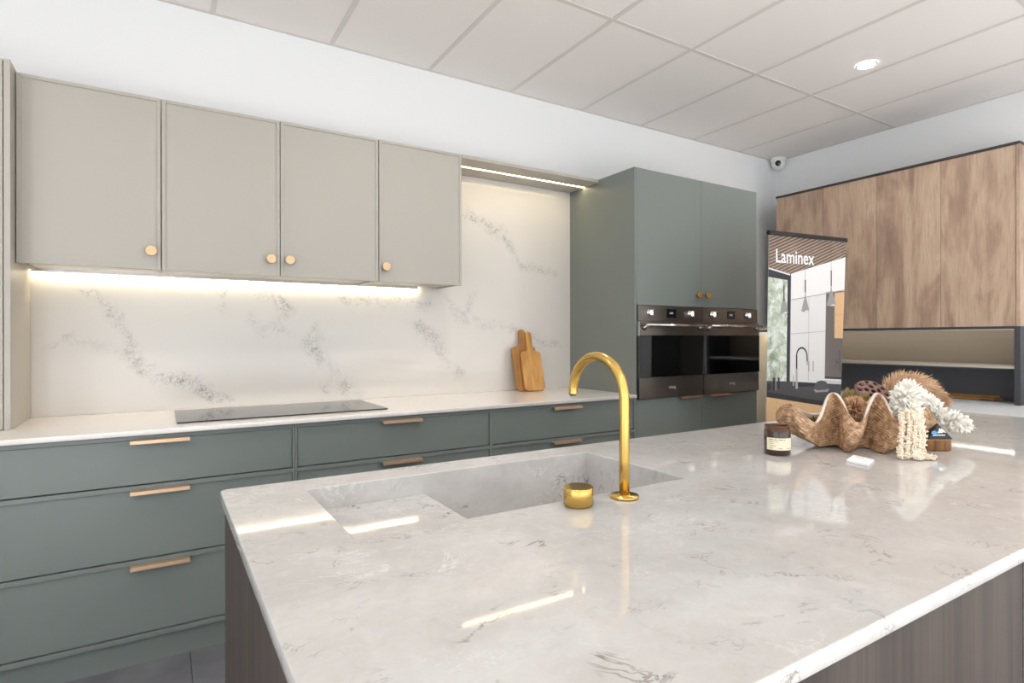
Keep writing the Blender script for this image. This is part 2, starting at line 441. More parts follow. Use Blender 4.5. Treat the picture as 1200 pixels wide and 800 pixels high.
# suspended ceiling: 600 x 1200 panels in a T-bar grid
GX0, GY0 = 0.2316, 2.316
ce = tag(MB().box(X0R, XW, Y0R, YW, ZC + 0.03, ZC + 0.1).build('ceiling', M['ceil']), kind='structure')
xs = [X0R] + [GX0 + 0.6 * i for i in range(-5, 8)] + [XW]
ys = [YW] + [GY0 - 1.2 * j for j in range(0, 6)] + [Y0R]
cache = {}
hb = 0.012
for i in range(len(xs) - 1):
    for j in range(len(ys) - 1):
        w, h = xs[i + 1] - xs[i], ys[j] - ys[j + 1]
        if w < .05 or h < .05: continue
        k = (round(w, 3), round(h, 3))
        if k not in cache:
            p = MB().box(hb - .003, w - hb + .003, -h + hb - .003, -hb + .003, 0.0035, 0.02).build('ceiling_panel', M['ceil'], ce, 0.001, 1); cache[k] = p
        else:
            p = cache[k].copy(); C.objects.link(p)
        p.location = (xs[i], ys[j], ZC)
for x in xs[1:-1]: box('grid_bar', M['grid'], ce, x - hb, x + hb, Y0R, YW, ZC, ZC + 0.003, 0)
for y in ys[1:-1]: box('grid_bar', M['grid'], ce, X0R, XW, y - hb, y + hb, ZC - 0.0005, ZC + 0.003, 0)
box('grid_bar', M['grid'], ce, X0R, XW, YW - .018, YW - .0005, ZC - .0005, ZC + .003, 0)
box('grid_bar', M['grid'], ce, XW - .018, XW - .0005, Y0R, YW - .018, ZC - .0005, ZC + .003, 0)

def area_lamp(name, parent, loc, shape, sx, sy, watts, spread, color=(1, 0.98, 0.95)):
    l = bpy.data.lights.new(name, 'AREA'); l.shape = shape; l.size = sx; l.size_y = sy; l.energy = watts; l.color = color; l.spread = R(spread)
    o = bpy.data.objects.new(name, l); C.objects.link(o); o.parent = parent; o.location = Vector(loc) - ORG[parent]
    return o

def downlight(x, y, label, group=None):
    t = thing('downlight', label, 'ceiling light', (x, y, ZC), group)
    MB().lathe([(.045, 0), (.045, -.003), (.058, -.005), (.061, -.003), (.061, 0)], (x, y, ZC), cap0=False, cap1=False).build('trim_ring', M['white_pl'], t)
    MB().lathe([(.001, -.002), (.045, -.0025)], (x, y, ZC), cap0=False, cap1=False).build('lens', M['lamp'], t)
    area_lamp('downlight_lamp', t, (x, y, ZC - .008), 'DISK', .09, .09, DOWNLIGHT_W, 140)
downlight(3.70, 1.88, 'round bright white downlight glowing in the panelled ceiling')
for x, y, lab in [(1.3, 1.88, 'round downlight in the ceiling above the island sink'), (-1.1, 1.88, 'round downlight in the ceiling left of the island'), (3.7, -0.52, 'round downlight in the ceiling beside the right wall, behind the camera'),
                  (1.3, -0.52, 'round downlight in the ceiling over the near side of the island'), (-1.1, -0.52, 'round downlight in the ceiling beside the side glazing'),
                  (3.7, -2.92, 'round downlight in the ceiling at the right end of the shopfront'), (1.3, -2.92, 'round downlight in the ceiling at the middle of the shopfront'), (-1.1, -2.92, 'round downlight in the ceiling at the left end of the shopfront')]:
    downlight(x, y, lab, 'downlights overhead')

# ================================================================== BACK RUN: splashback, worktop, drawer units
def seg_dist(px, pz, path):
    best = 9
    for (ax, az), (bx, bz) in zip(path[:-1], path[1:]):
        dx, dz = bx - ax, bz - az; L = dx * dx + dz * dz
        t = max(0, min(1, ((px - ax) * dx + (pz - az) * dz) / L)) if L else 0
        d = math.hypot(px - ax - t * dx, pz - az - t * dz)
        if d < best: best = d
    return best
VEINS = [
 (0.020, .8, ((-0.273,1.503),(-0.240,1.476),(-0.214,1.425),(-0.167,1.369),(-0.140,1.287),(-0.126,1.192))),
 (0.030, 1., ((-0.126,1.192),(-0.081,1.138),(-0.011,1.086),(0.073,1.057),(0.174,1.040),(0.232,0.994),(0.279,0.970))),
 (0.020, .45, ((-0.417,1.239),(-0.361,1.270),(-0.298,1.258),(-0.240,1.254),(-0.194,1.222))),
 (0.018, .7, ((0.263,1.528),(0.279,1.467),(0.302,1.405))),
 (0.034, 1., ((0.458,1.556),(0.509,1.531),(0.548,1.477),(0.579,1.412))),
 (0.022, .6, ((0.579,1.412),(0.562,1.347),(0.455,1.318))),
 (0.018, .7, ((0.392,1.385),(0.562,1.309),(0.696,1.282))),
 (0.042, 1., ((0.705,1.272),(0.742,1.196),(0.798,1.132),(0.875,1.057),(0.924,0.996))),
 (0.024, .8, ((0.723,1.339),(0.751,1.272),(0.808,1.108),(0.818,0.962))),
 (0.030, .9, ((0.894,1.519),(1.033,1.494),(1.163,1.509),(1.298,1.504),(1.410,1.487))),
 (0.030, 1., ((1.343,1.369),(1.439,1.295),(1.504,1.209),(1.557,1.116),(1.647,1.043))),
 (0.026, .8, ((1.514,1.577),(1.574,1.481),(1.647,1.395),(1.771,1.375),(1.933,1.367),(2.067,1.339),(2.243,1.264),(2.427,1.227))),
 (0.034, .8, ((1.586,1.460),(1.696,1.407),(1.720,1.530))),
 (0.036, 1., ((1.682,2.071),(1.782,2.049),(1.885,2.004),(1.965,1.966),(2.018,1.919),(2.046,1.863))),
 (0.024, .9, ((2.046,1.863),(2.073,1.807),(2.115,1.763),(2.256,1.760),(2.389,1.738))),
 (0.024, .5, ((0.875,1.106),(0.944,1.030),(0.984,0.929))),
]
YS = 3.352
def splash_mesh():
    x0, x1, z0, z1, st = -0.4945, 2.5275, ZT + .0005, 2.3285, 0.016
    nx, nz = int((x1 - x0) / st), int((z1 - z0) / st)
    vs, fs, at = [], [], []
    for j in range(nz + 1):
        for i in range(nx + 1):
            x, z = x0 + (x1 - x0) * i / nx, z0 + (z1 - z0) * j / nz
            vs.append((x, YS, z)); v = 0
            x += .016 * math.sin(31 * z + 3 * math.sin(9 * x)) + .009 * math.sin(77 * z + 41 * x); z += .014 * math.sin(27 * x + 2) + .008 * math.sin(83 * x - 37 * z)
            for w, a, p in VEINS:
                d = seg_dist(x, z, p)
                if d < w * 3: v = max(v, a * math.exp(-(d / w) ** 2))
            at.append(v)
    fs = [(j * (nx + 1) + i, j * (nx + 1) + i + 1, (j + 1) * (nx + 1) + i + 1, (j + 1) * (nx + 1) + i) for j in range(nz) for i in range(nx)]
    n = len(vs); a, b, c, d = 0, nx, nz * (nx + 1), nz * (nx + 1) + nx
    vs += [(x0, YW - .001, z0), (x1, YW - .001, z0), (x0, YW - .001, z1), (x1, YW - .001, z1)]; at += [0] * 4
    fs += [tuple([n, n + 1] + list(range(nx, -1, -1))), tuple(list(range(c, d + 1)) + [n + 3, n + 2]), (n, n + 2, n + 3, n + 1)]
    fs += [tuple([n + 2, n] + [k * (nx + 1) for k in range(0, nz + 1)]), tuple([n + 1, n + 3] + [nx + k * (nx + 1) for k in range(nz, -1, -1)])]
    me = bpy.data.meshes.new('splashback'); me.from_pydata(vs, [], fs)
    A = me.attributes.new('vein', 'FLOAT', 'POINT'); A.data.foreach_set('value', at)
    me.materials.append(M['splash'])
    o = bpy.data.objects.new('splashback', me); C.objects.link(o); return o
tag(splash_mesh(), 'white stone splashback with grey marble veins behind the back worktop', 'splashback')

def back_top():
    o = plate('worktop', M['stone_white'], [(-1.6, 2.661), (2.527, 2.661), (2.527, 3.3505), (-1.6, 3.3505)], [], 0.90, ZT, None, 0.0015)
    return o
tag(back_top(), 'long thin white stone worktop along the back wall under the cooktop', 'worktop')

FY = 2.68
def pull(x0, x1, z, y, parent, m):
    """lip pull: a plate over the top edge of the front with a short folded lip"""
    b = MB(); b.box(x0, x1, y - .034, y + .012, z - .0018, z + .0008); b.box(x0, x1, y - .0365, y - .034, z - .013, z + .0008)
    return b.build('handle', m, parent, 0.0006, 2)

def drawer_unit(x0, x1, hx, label):
    t = thing('drawer_unit', label, 'drawer unit', ((x0 + x1) / 2, 3.0, 0), 'drawer units along the back wall')
    s = .0088
    box('side_panel', M['green'], t, x0, x0 + s, FY, 3.345, .1, .8975, .0006)
    box('side_panel', M['green'], t, x1 - s, x1, FY, 3.345, .1, .8975, .0006)
    box('back_panel', M['green_in'], t, x0 + s, x1 - s, 3.335, 3.345, .104, .8975, 0)
    zs = [(.881, .8975), (.685, .7025), (.395, .413), (.1045, .1225)]
    for a, b in zs: box('rail', M['green'], t, x0 + s, x1 - s, FY, 3.33, a, b, .0006)
    for (za, zb) in ((.7065, .8795), (.417, .6835), (.1265, .3935)):
        d = box('drawer', M['green'], t, x0 + s + .0015, x1 - s - .0015, FY + .007, FY + .025, za, zb, .0012)
        MB().box(x0 + .03, x1 - .03, FY + .034, 3.25, za + .012, zb - .03).build('drawer_box', M['green_in'], d)
        pull(hx - .1, hx + .1, zb + .0008, FY + .007, d, M['pull'])
    box('kick_board', M['green'], t, x0, x1, FY + .022, FY + .038, 0.0, .1005, 0)
    return t
drawer_unit(-1.497, -.4985, -1.0, 'green-grey three-drawer unit under the tall pale cabinet at the left end')
drawer_unit(-.497, .5025, 0.0, 'green-grey three-drawer unit with gold lip handles, seen down to its kick board and the floor')
drawer_unit(.5035, 1.495, .996, 'green-grey drawer unit with gold lip handles below the right half of the cooktop')
drawer_unit(1.4955, 2.5265, 1.99, 'green-grey drawer unit next to the oven tower, below the chopping boards')

# cooktop
tag(plate('cooktop', M['hob'], rrect(.057, .966, 2.785, 3.265, .006), [], ZT + .0003, ZT + .006, None, 0.001), 'thin black glass cooktop lying flat on the white back worktop', 'cooktop')

# ================================================================== WALL CABINETS
UY, ZU, ZUB = 3.0307, 2.3487, 1.5857
def shaker(x0, x1, z0, z1, y, t, fr, rec, parent, m):
    """slim-framed door: raised narrow frame round a recessed panel, facing -Y"""
    b = MB()
    b.box(x0, x1, y + rec, y + t, z0, z1)
    b.box(x0, x0 + fr, y, y + rec, z0, z1).box(x1 - fr, x1, y, y + rec, z0, z1)
    b.box(x0 + fr, x1 - fr, y, y + rec, z0, z0 + fr).box(x0 + fr, x1 - fr, y, y + rec, z1 - fr, z1)
    return b.build('door', m, parent, 0.0012, 2)
def knob(x, z, y, parent, m, r=.0225):
    return MB().lathe([(.007, 0), (.007, .014), (r * .96, .018), (r, .0195), (r, .0275), (r * .94, .029)], (x, y, z), 'y', 28).build('knob', m, parent)
def wall_cab(x0, x1, doors, label):
    t = thing('wall_cabinet', label, 'wall cabinet', ((x0 + x1) / 2, YW - .02, ZUB), 'beige wall cabinets')
    y0 = UY + .0195; y1 = YS - .001; s = .018
    b = MB(); b.box(x0, x0 + s, y0, y1, ZUB, ZU).box(x1 - s, x1, y0, y1, ZUB, ZU).box(x0 + s, x1 - s, y0, y1, ZU - s, ZU).box(x0 + s, x1 - s, y0, y1, ZUB + .008, ZUB + .008 + s).box(x0 + s, x1 - s, y1 - .01, y1, ZUB + .03, ZU - s)
    b.build('carcass', M['beige'], t, 0.0008)
    for (a, c, kx) in doors:
        d = shaker(a + .0018, c - .0018, ZUB - .004, ZU - .001, UY, .018, .0145, .0055, t, M['beige'])
        knob(kx, 1.663, UY + .0055, d, M['knob'])
    return t
wall_cab(-.4945, .0035, [(-.4945, .0035, -.0345)], 'beige single-door wall cabinet beside the tall pale end panel, leftmost of the wall cabinets')
wall_cab(.0045, 1.0000, [(.0045, .5025, .4595), (.5025, 1.0, .5455)], 'beige two-door wall cabinet with a pair of brass knobs, middle of the wall cabinets')
wall_cab(1.001, 1.4977, [(1.001, 1.4977, 1.0365)], 'beige single-door wall cabinet beside the lit niche, rightmost of the wall cabinets')
# LED strip under the cabinets (aluminium channel at the back edge)
t = thing('led_strip', 'long warm LED strip glowing under the beige wall cabinets', 'strip light', (.45, 3.27, ZUB))
b = MB(); b.box(-.490, 1.345, 3.331, 3.333, ZUB - .009, ZUB + .0075).box(-.490, 1.345, 3.347, 3.349, ZUB - .009, ZUB + .0075).box(-.490, 1.345, 3.333, 3.347, ZUB + .0055, ZUB + .0075)
b.build('channel', M['steel_lt'], t)
box('diffuser', M['led_warm'], t, -.489, 1.344, 3.333, 3.347, ZUB - .008, ZUB + .004, 0)

# lit bridging shelf between the cabinets and the oven tower
t = thing('bridging_panel', 'beige bridging shelf with a recessed light line over the tall marble niche', 'shelf', (2.0, 3.2, 2.33))
b = MB(); b.box(1.4985, 2.5275, UY, 3.176, 2.3295, ZU).box(1.4985, 2.5275, 3.198, YW - .0015, 2.3295, ZU).box(1.4985, 2.5275, 3.176, 3.198, 2.3385, ZU)
b.build('panel', M['beige'], t)
box('light_line', M['led_niche'], t, 1.501, 2.525, 3.1775, 3.1965, 2.3315, 2.3375, 0)

# tall pale cabinet standing on the worktop at the left
t = thing('worktop_cabinet', 'pale beige tall cabinet standing on the worktop at the left end', 'cabinet', (-.8, 3.1, ZT))
box('end_panel', M['beige'], t, -.5155, -.4955, 2.944, 3.3505, ZT + .0005, 2.361, .001)
box('end_panel', M['beige'], t, -1.12, -1.10, 2.964, 3.3505, ZT + .0005, 2.361, .001)
box('top_panel', M['beige'], t, -1.0995, -.516, 2.964, 3.3505, 2.343, 2.361, .001)
box('base_panel', M['beige'], t, -1.0995, -.516, 2.964, 3.3505, ZT + .0005, ZT + .018, .001)
d = box('door', M['beige'], t, -1.118, -.5185, 2.9445, 2.963, ZT + .004, 2.36, .001)
knob(-1.08, 1.60, 2.9445, d, M['knob'])

# ================================================================== OVEN TOWER
TY, TX0, TXM, TX1, TZ = 2.684, 2.5287, 3.1436, 3.743, 2.35
t = thing('oven_tower', 'tall green-grey oven tower with brass knobs between niche and banner', 'tall cabinet', (3.13, 3.03, 0))
box('side_panel', M['green'], t, TX0, TX0 + .018, TY, YW - .001, 0, TZ, .0012)
box('side_panel', M['green'], t, TX1 - .018, TX1, TY + .02, YW - .001, 0, TZ, .001)
box('top_panel', M['green'], t, TX0 + .018, TX1 - .018, TY + .02, YW - .001, TZ - .018, TZ, 0)
box('middle_panel', M['green'], t, TXM - .008, TXM + .008, TY + .021, YW - .02, .1, TZ - .019, 0)
box('back_panel', M['green_in'], t, TX0 + .019, TX1 - .019, YW - .012, YW - .002, .1, TZ - .019, 0)
box('shelf_panel', M['green'], t, TX0 + .019, TXM - .009, TY + .021, YW - .02, .8725, .8885, 0)
box('shelf_panel', M['green'], t, TXM + .009, TX1 - .019, TY + .021, YW - .02, .8725, .8885, 0)
box('kick_board', M['green'], t, TX0 + .019, TX1, TY + .025, TY + .04, 0, .1, 0)
for a, c, kx, px0, px1 in ((TX0 + .0195, TXM - .001, 3.1015, 2.913, 3.119), (TXM + .001, TX1, 3.188, 3.197, 3.406)):
    d = box('door', M['green'], t, a, c, TY, TY + .019, 1.4845, TZ - .001, .001)
    knob(kx, 1.5655, TY, d, M['brass'], .0215)
    d = box('drawer', M['green'], t, a, c, TY, TY + .019, .495, .8855, .001)
    pull(px0, px1, .8863, TY, d, M['pull_dk'])
    box('drawer', M['green'], t, a, c, TY, TY + .019, .105, .492, .001)

def oven(x0, x1, label):
    o = thing('oven', label, 'oven', ((x0 + x1) / 2, TY, .89), 'built-in ovens')
    cx = (x0 + x1) / 2; w = x1 - x0
    box('housing', M['blackpl'], o, x0 + .03, x1 - .03, TY + .022, 3.25, .90, 1.47, 0)
    cp = box('control_panel', M['steel'], o, x0, x1, TY - .008, TY + .018, 1.3815, 1.4815, .001)
    for kx in (x0 + w * .165, x0 + w * .80):
        k = MB().lathe([(.024, 0), (.024, .004), (.020, .006), (.0195, .022), (.018, .024)], (kx, TY - .008, 1.436), 'y', 28).build('knob', M['chrome'], cp)
        MB().box(kx - .004, kx + .004, TY - .046, TY - .030, 1.417, 1.455).build('knob_grip', M['chrome'], k, .001)
        MB().box(kx - .0025, kx + .0025, TY - .0485, TY - .0455, 1.421, 1.451).build('grip_mark', M['blackpl'], k, 0)
    dp = box('display', M['display'], cp, cx - .042, cx + .042, TY - .0105, TY - .0075, 1.406, 1.464, .001)
    text_mesh('digits', '0:00', .018, M['digit'], dp, Matrix.Translation((cx - .018, TY - .0107, 1.430)) @ FACE_FRONT, .0002)
    d = box('door', M['steel'], o, x0 - .002, x1 + .002, TY - .021, TY + .018, 1.026, 1.3785, .0012)
    d2 = MB(); d2.box(x0 - .003, x0 - .002, TY - .022, TY + .017, 1.288, 1.3785).build('edge_trim', M['steel_lt'], d)
    box('door_glass', M['blackglass'], d, x0 - .0015, x1 + .0015, TY - .0235, TY - .0212, 1.026, 1.2915, .0006)
    h = MB(); h.tube([(x0 + .022, TY - .064, 1.356), (x1 - .022, TY - .064, 1.356)], .0085, 20)
    hd = h.build('handle', M['steel_lt'], d)
    for sx in (x0 + .04, x1 - .04):
        MB().tube([(sx, TY - .021, 1.340), (sx, TY - .034, 1.344), (sx, TY - .062, 1.356)], [.019, .011, .007], 16).build('handle_bracket', M['steel_lt'], hd)
    lp = box('lower_panel', M['steel'], o, x0, x1, TY - .0195, TY + .018, .8895, 1.0235, .0012)
    text_mesh('maker_mark', 'smeg', .030, M['logo_grey'], lp, Matrix.Translation((cx - .035, TY - .0200, .946)) @ FACE_FRONT, .0002)
oven(2.551, 3.140, 'built-in dark steel oven with black glass door, the one nearer the marble niche')
oven(3.147, 3.7405, 'built-in dark steel oven with black glass door, the one nearer the banner')

# ================================================================== ISLAND
IX0, IX1, IY0, IY1 = .117, 3.245, .372, 1.511
SX0, SX1, SY0, SY1 = .2905, 1.125, 1.012, 1.408
it = thing('island_worktop', 'large pale marble island worktop with an integrated sunken sink in front', 'worktop', (1.6, .94, .895))
plate('slab', M['island'], rrect(IX0, IX1, IY0, IY1, [.012, .018, .012, .012]), [rrect(SX0, SX1, SY0, SY1, .004, 3)], .8965, ZT, it, .0018)
b = MB(); th = .012; zb = .70; zl = .868; lx = .585; zu = .8963
q_ = .0004; zu = ZT - .0022
b.box(SX0 - th, SX0 + q_, SY0 - th, SY1 + th, zl - th, zu)            # left wall above the ledge
b.box(SX0, SX1, SY1 - q_, SY1 + th, zb - th, zu).box(SX0, SX1, SY0 - th, SY0 + q_, zb - th, zu)
b.box(SX1 - q_, SX1 + th, SY0 - th, SY1 + th, zb - th, zu)
b.box(lx - th, SX1, SY0, SY1, zb - th, zb)                            # floor
b.box(lx - th, lx, SY0, SY1, zb, zl - th)
b.build('sink_basin', M['island'], it)
box('sink_ledge', M['island'], it, SX0, lx, SY0, SY1, zl - th, zl, .001)
MB().lathe([(.042, 0), (.042, .002), (.030, .003), (.029, -.001)], (.86, 1.20, zb), n=28, cap1=False).build('sink_waste', M['brass'], it)

ic = thing('island_cabinet', 'dark walnut-veneered island base with vertical grain under the pale marble top', 'kitchen island', (1.6, .94, 0))
e = .010
box('end_panel', M['isl_wood'], ic, IX0 + e, IX0 + e + .018, IY0 + e, IY1 - e, 0, .8955, .0008)
box('end_panel', M['isl_wood'], ic, IX1 - e - .018, IX1 - e, IY0 + e, IY1 - e, 0, .8955, .0008)
fx = [IX0 + e + .0185, 1.256, 2.20, IX1 - e - .0185]
for a, c in zip(fx[:-1], fx[1:]):
    box('front_panel', M['isl_wood'], ic, a, c - .003, IY0 + e, IY0 + e + .018, 0, .8955, .0008)
    box('back_panel', M['isl_wood'], ic, a, c - .003, IY1 - e - .018, IY1 - e, .1, .8955, .0008)
box('kick_board', M['isl_wood'], ic, IX0 + e + .0185, IX1 - e - .0185, IY1 - .09, IY1 - .075, 0, .0995, 0)

# gooseneck tap and separate mixer
tx, ty = .873, .960
t = thing('tap', 'brushed gold gooseneck tap curving over the island sink', 'tap', (tx, ty, ZT))
MB().lathe([(.032, 0), (.032, .005), (.0312, .006), (.013, .006), (.012, .008)], (tx, ty, ZT + .0002), n=40).build('base_flange', M['brass'], t)
zs_, rr = 1.1365, .0935
pts = [(tx, ty, ZT + .006), (tx, ty, 1.0), (tx, ty, 1.08), (tx, ty, zs_)]
for k in range(1, 25):
    a = math.pi * k / 24
    pts.append((tx, ty + rr - rr * math.cos(a), zs_ + rr * math.sin(a)))
pts.append((tx, ty + 2 * rr, zs_ - .002))
MB().tube(pts, .0113, 28).build('spout', M['brass'], t)
MB().lathe([(.0085, 0), (.0085, .004)], (tx, ty + 2 * rr, zs_ - .0065), n=20).build('aerator', M['steel'], t)
kx, ky, kr = .750, .967, .0315
t = thing('tap_mixer', 'short round brushed gold mixer knob beside the tap base', 'tap', (kx, ky, ZT))
MB().lathe([(kr * .94, 0), (kr * .94, .002), (kr, .003), (kr, .0385), (kr * .97, .0395)], (kx, ky, ZT + .0002), n=48).build('knob_body', M['brass'], t)
# cut-away grip on the top: flat plate, darker gold paints the scoop's shade
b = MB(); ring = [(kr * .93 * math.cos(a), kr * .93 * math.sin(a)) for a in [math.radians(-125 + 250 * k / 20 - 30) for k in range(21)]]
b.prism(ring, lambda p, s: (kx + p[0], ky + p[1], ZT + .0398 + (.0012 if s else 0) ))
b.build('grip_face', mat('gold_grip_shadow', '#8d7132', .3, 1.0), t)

# ================================================================== RIGHT WALL UNIT
RX = 4.64
ws = [3.127, 2.704, 2.286, 1.862, 1.444]
ZRT, ZRB = 2.518, 1.346
t = thing('timber_wall_cabinet', 'long weathered oak wall cabinet with four flat doors on the right wall', 'wall cabinet', (4.8, 2.28, ZRB))
b = MB(); b.box(RX + .02, XW - .001, ws[4], ws[0], ZRB, ZRB + .018).box(RX + .02, XW - .001, ws[4], ws[0], ZRT - .02, ZRT - .002)
b.box(RX + .02, XW - .001, ws[0] - .018, ws[0], ZRB + .018, ZRT - .02).box(XW - .012, XW - .001, ws[4], ws[0] - .018, ZRB + .018, ZRT - .02)
b.build('carcass', M['charcoal'], t)
for a, c in zip(ws[:-1], ws[1:]):
    box('door', M['oak'], t, RX, RX + .0185, c + .0012, a - .0012, ZRB + .001, ZRT - .012, .0008)
box('end_panel', M['oak'], t, RX - .004, XW - .001, ws[4] - .021, ws[4] - .0015, ZRB + .0005, ZRT - .012, .0008)
box('top_rim', M['dark_rim'], t, RX - .006, XW - .001, ws[4] - .0215, ws[0] + .001, ZRT - .0115, ZRT + .006, .0008)

t = thing('open_niche', 'charcoal open niche with one shelf and a back coloured lit above, shaded below, under the oak cabinet', 'shelving', (4.8, 2.28, .84))
ZB2 = .84
b = MB(); b.box(RX, XW - .002, ws[4] - .021, ws[4] + .010, ZB2 + .0005, ZRB - .0005); b.build('side_panel', M['charcoal'], t, .001)
box('top_panel', M['charcoal'], t, RX, 4.79, ws[4] + .0105, 3.340, ZRB - .017, ZRB - .0005, .0008)
box('top_panel', M['charcoal'], t, 4.7905, XW - .002, ws[4] + .0105, 3.340, ZRB - .007, ZRB - .0005, 0)
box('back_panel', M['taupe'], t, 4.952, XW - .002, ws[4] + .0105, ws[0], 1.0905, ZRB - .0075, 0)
box('back_panel', M['back_shaded'], t, 4.952, XW - .002, ws[4] + .0105, ws[0], ZB2 + .0005, 1.0725, 0)
box('edge_trim', M['edge_lit'], t, RX + .001, RX + .006, ws[4] + .0105, ws[0], ZRB - .0225, ZRB - .0175, 0)  # pale strip stands for the bright LED line under the niche top
sh = box('shelf', M['edge_lit'], t, RX + .01, XW - .003, ws[4] + .0105, ws[0], 1.073, 1.090, .001)
box('shelf_underside', M['back_shaded'], sh, RX + .012, XW - .004, ws[4] + .011, ws[0] - .001, 1.066, 1.0725, 0)  # dark sheet paints the shade under the shelf
box('light_line', M['led_neutral'], t, 4.800, 4.812, ws[4] + .012, 3.338, ZRB - .0165, ZRB - .0105, 0)
# base bench under the niche
t = thing('base_bench', 'pale grey speckled bench below the charcoal niche, behind the island end', 'bench', (4.5, 1.9, 0))
plate('bench_top', M['bench'], [(3.97, .6), (XW - .001, .6), (XW - .001, 2.65), (3.97, 2.65)], [], .81, ZB2, t, .0015)
b = MB(); b.box(4.0, XW - .001, .62, 2.63, .10, .8095); b.build('carcass', M['charcoal'], t)
for k in range(4):
    y = .62 + k * .5025
    box('door', M['oak'], t, 3.981, 3.9995, y + .0015, y + .501, .102, .807, .0008)
box('kick_board', M['charcoal'], t, 4.05, 4.066, .62, 2.63, 0, .0995, 0)
M['glow_oak'] = wood('wall_glow_oak', [(.3, '#f0dcb8'), (.5, '#f6e6c8'), (.7, '#faeed8')], 2, (40, 40, 1.5), (8, 8, .6), .15, .45, .4, finedark='#c9a878')  # cream tones hold the warm LED glow of this corner
tag(box('wall_glow_panel', M['glow_oak'], None, 4.45, XW - .002, YW - .024, YW - .0015, 0.0005, 1.30, .001), 'pale oak-grain panel carrying the warm LED glow low on the back wall, in the gap between oven tower and banner', 'panel')  # panel added here; its paleness stands for the warm glow on the wall
M['stick'] = mat('dried_cane', '#b4824c', .6, noise=((6, 6, 30), .8, '#8a5c30'))
for k, (ya, yb, x, z, r, lab) in enumerate((
        (2.30, 1.62, 4.84, .853, .011, 'thick dried tan cane nearest the niche front'),
        (2.36, 1.585, 4.868, .851, .009, 'thin dried tan cane lying behind the thick one'),
        (2.28, 1.70, 4.815, .8485, .0085, 'short dried tan cane in front of the bundle'),
        (2.25, 1.60, 4.851, .868, .008, 'dried tan cane lying on top of the others'))):
    b = MB(); n = 9
    b.tube([(x + .004 * math.sin(i * 2 + k), ya + (yb - ya) * i / n, z + (.0012 if i % 3 == 0 else 0)) for i in range(n + 1)], [r * (1.08 if i % 3 == 0 else .96) for i in range(n + 1)], 10)
    tag(b.build('dried_cane', M['stick']), lab + ' on the pale bench', 'dried stick', 'dried canes on the bench')

# ================================================================== BANNER STAND
BR = math.atan2(-.12160, .99258)
bn = thing('banner_stand', 'roll-up advertising banner showing a kitchen, behind the island by the oven tower', 'banner', (3.15, 2.174, 0), rz=BR)
M['b_black'] = mat('banner_bar_black', '#17130f', .4)
M['b_alu'] = mat('banner_base_aluminium', '#b9bbbd', .35, .8)
PR = {k: mat('banner_ink_' + k, c, .45, spec=.3) for k, c in dict(white='#dcdad8', lit='#e6e4e2', shade='#c9c6c4', dark='#39363a', bench='#4a484b', edge='#2e2d30', oak='#d6b084', oakd='#c49c70', fridge='#6c6460', frame='#35363c', grey='#9a9795', steel='#aaa9a8', text='#f6f5f4', slate='#57535a', line='#b4b1ae').items()}
def leafy():
    m = bpy.data.materials.new('banner_ink_garden'); m.use_nodes = True; nt = m.node_tree; b = nt.nodes['Principled BSDF']; b.inputs['Roughness'].default_value = .45
    tc = nt.nodes.new('ShaderNodeTexCoord'); n = noise_node(nt, tc.outputs['Object'], 14, 7, .6, .7)
    rp = ramp(nt, [(.34, '#7f8c74'), (.47, '#b4bda8'), (.58, '#d9ded6'), (.7, '#e9edf0')]); nt.links.new(n, rp.inputs[0]); nt.links.new(rp.outputs[0], b.inputs['Base Color']); return m
def slatted():
    m = bpy.data.materials.new('banner_ink_slats'); m.use_nodes = True; nt = m.node_tree; b = nt.nodes['Principled BSDF']; b.inputs['Roughness'].default_value = .45
    tc = nt.nodes.new('ShaderNodeTexCoord'); mp = nt.nodes.new('ShaderNodeMapping'); mp.inputs['Rotation'].default_value = (0, R(21), 0)
    nt.links.new(tc.outputs['Object'], mp.inputs[0])
    w = nt.nodes.new('ShaderNodeTexWave'); w.bands_direction = 'Z'; w.inputs['Scale'].default_value = 17; w.inputs['Distortion'].default_value = .4
    nt.links.new(mp.outputs[0], w.inputs[0]); n = noise_node(nt, tc.outputs['Object'], 7, 4)
    rp = ramp(nt, [(.25, '#4f4038'), (.5, '#7d6a5d'), (.8, '#a8927f')]); v = math_node(nt, 'ADD', math_node(nt, 'MULTIPLY', w.outputs[1], .6), math_node(nt, 'MULTIPLY', n, .4))
    nt.links.new(v, rp.inputs[0]); nt.links.new(rp.outputs[0], b.inputs['Base Color']); return m
PR['garden'] = leafy(); PR['slats'] = slatted()
b = MB(); b.prism([(-.0, 1.908), (.703, 1.903), (.607, .08), (-.04, .08)], lambda p, s: (p[0], -.001 if s == 0 else .0005, p[1])); sheet = b.build('printed_sheet', PR['white'], bn)
MB().box(-.004, .706, -.012, .012, 1.904, 1.929).build('top_bar', M['b_black'], bn, .002)
MB().box(.30, .32, .012, .03, .10, 1.925).build('support_pole', M['b_alu'], bn, .002)
b = MB(); b.prism([(-.10, .01), (-.10, .03), (-.03, .085), (.03, .085), (.10, .03), (.10, .01)], lambda p, s: (-.06 if s == 0 else .65, p[0], p[1])); b.build('base_cassette', M['b_alu'], bn, .003)
for fx_ in (.05, .55): MB().box(fx_ - .02, fx_ + .02, -.16, .16, 0, .0095).build('foot', M['b_alu'], bn, .002)
LAY = [0]
def ink(key, pts, layer):
    y = -.0012 - .00025 * layer
    me = MB(); me._add([(p[0], y, p[1]) for p in pts], [tuple(range(len(pts)))])
    return me
prints = {}
def draw(key, pts, layer): prints.setdefault(key, []).append((pts, layer))
def rgt(z): return .607 + (.703 - .607) * (z - .08) / 1.823
def lft(z): return -.04 + .04 * (z - .08) / 1.828
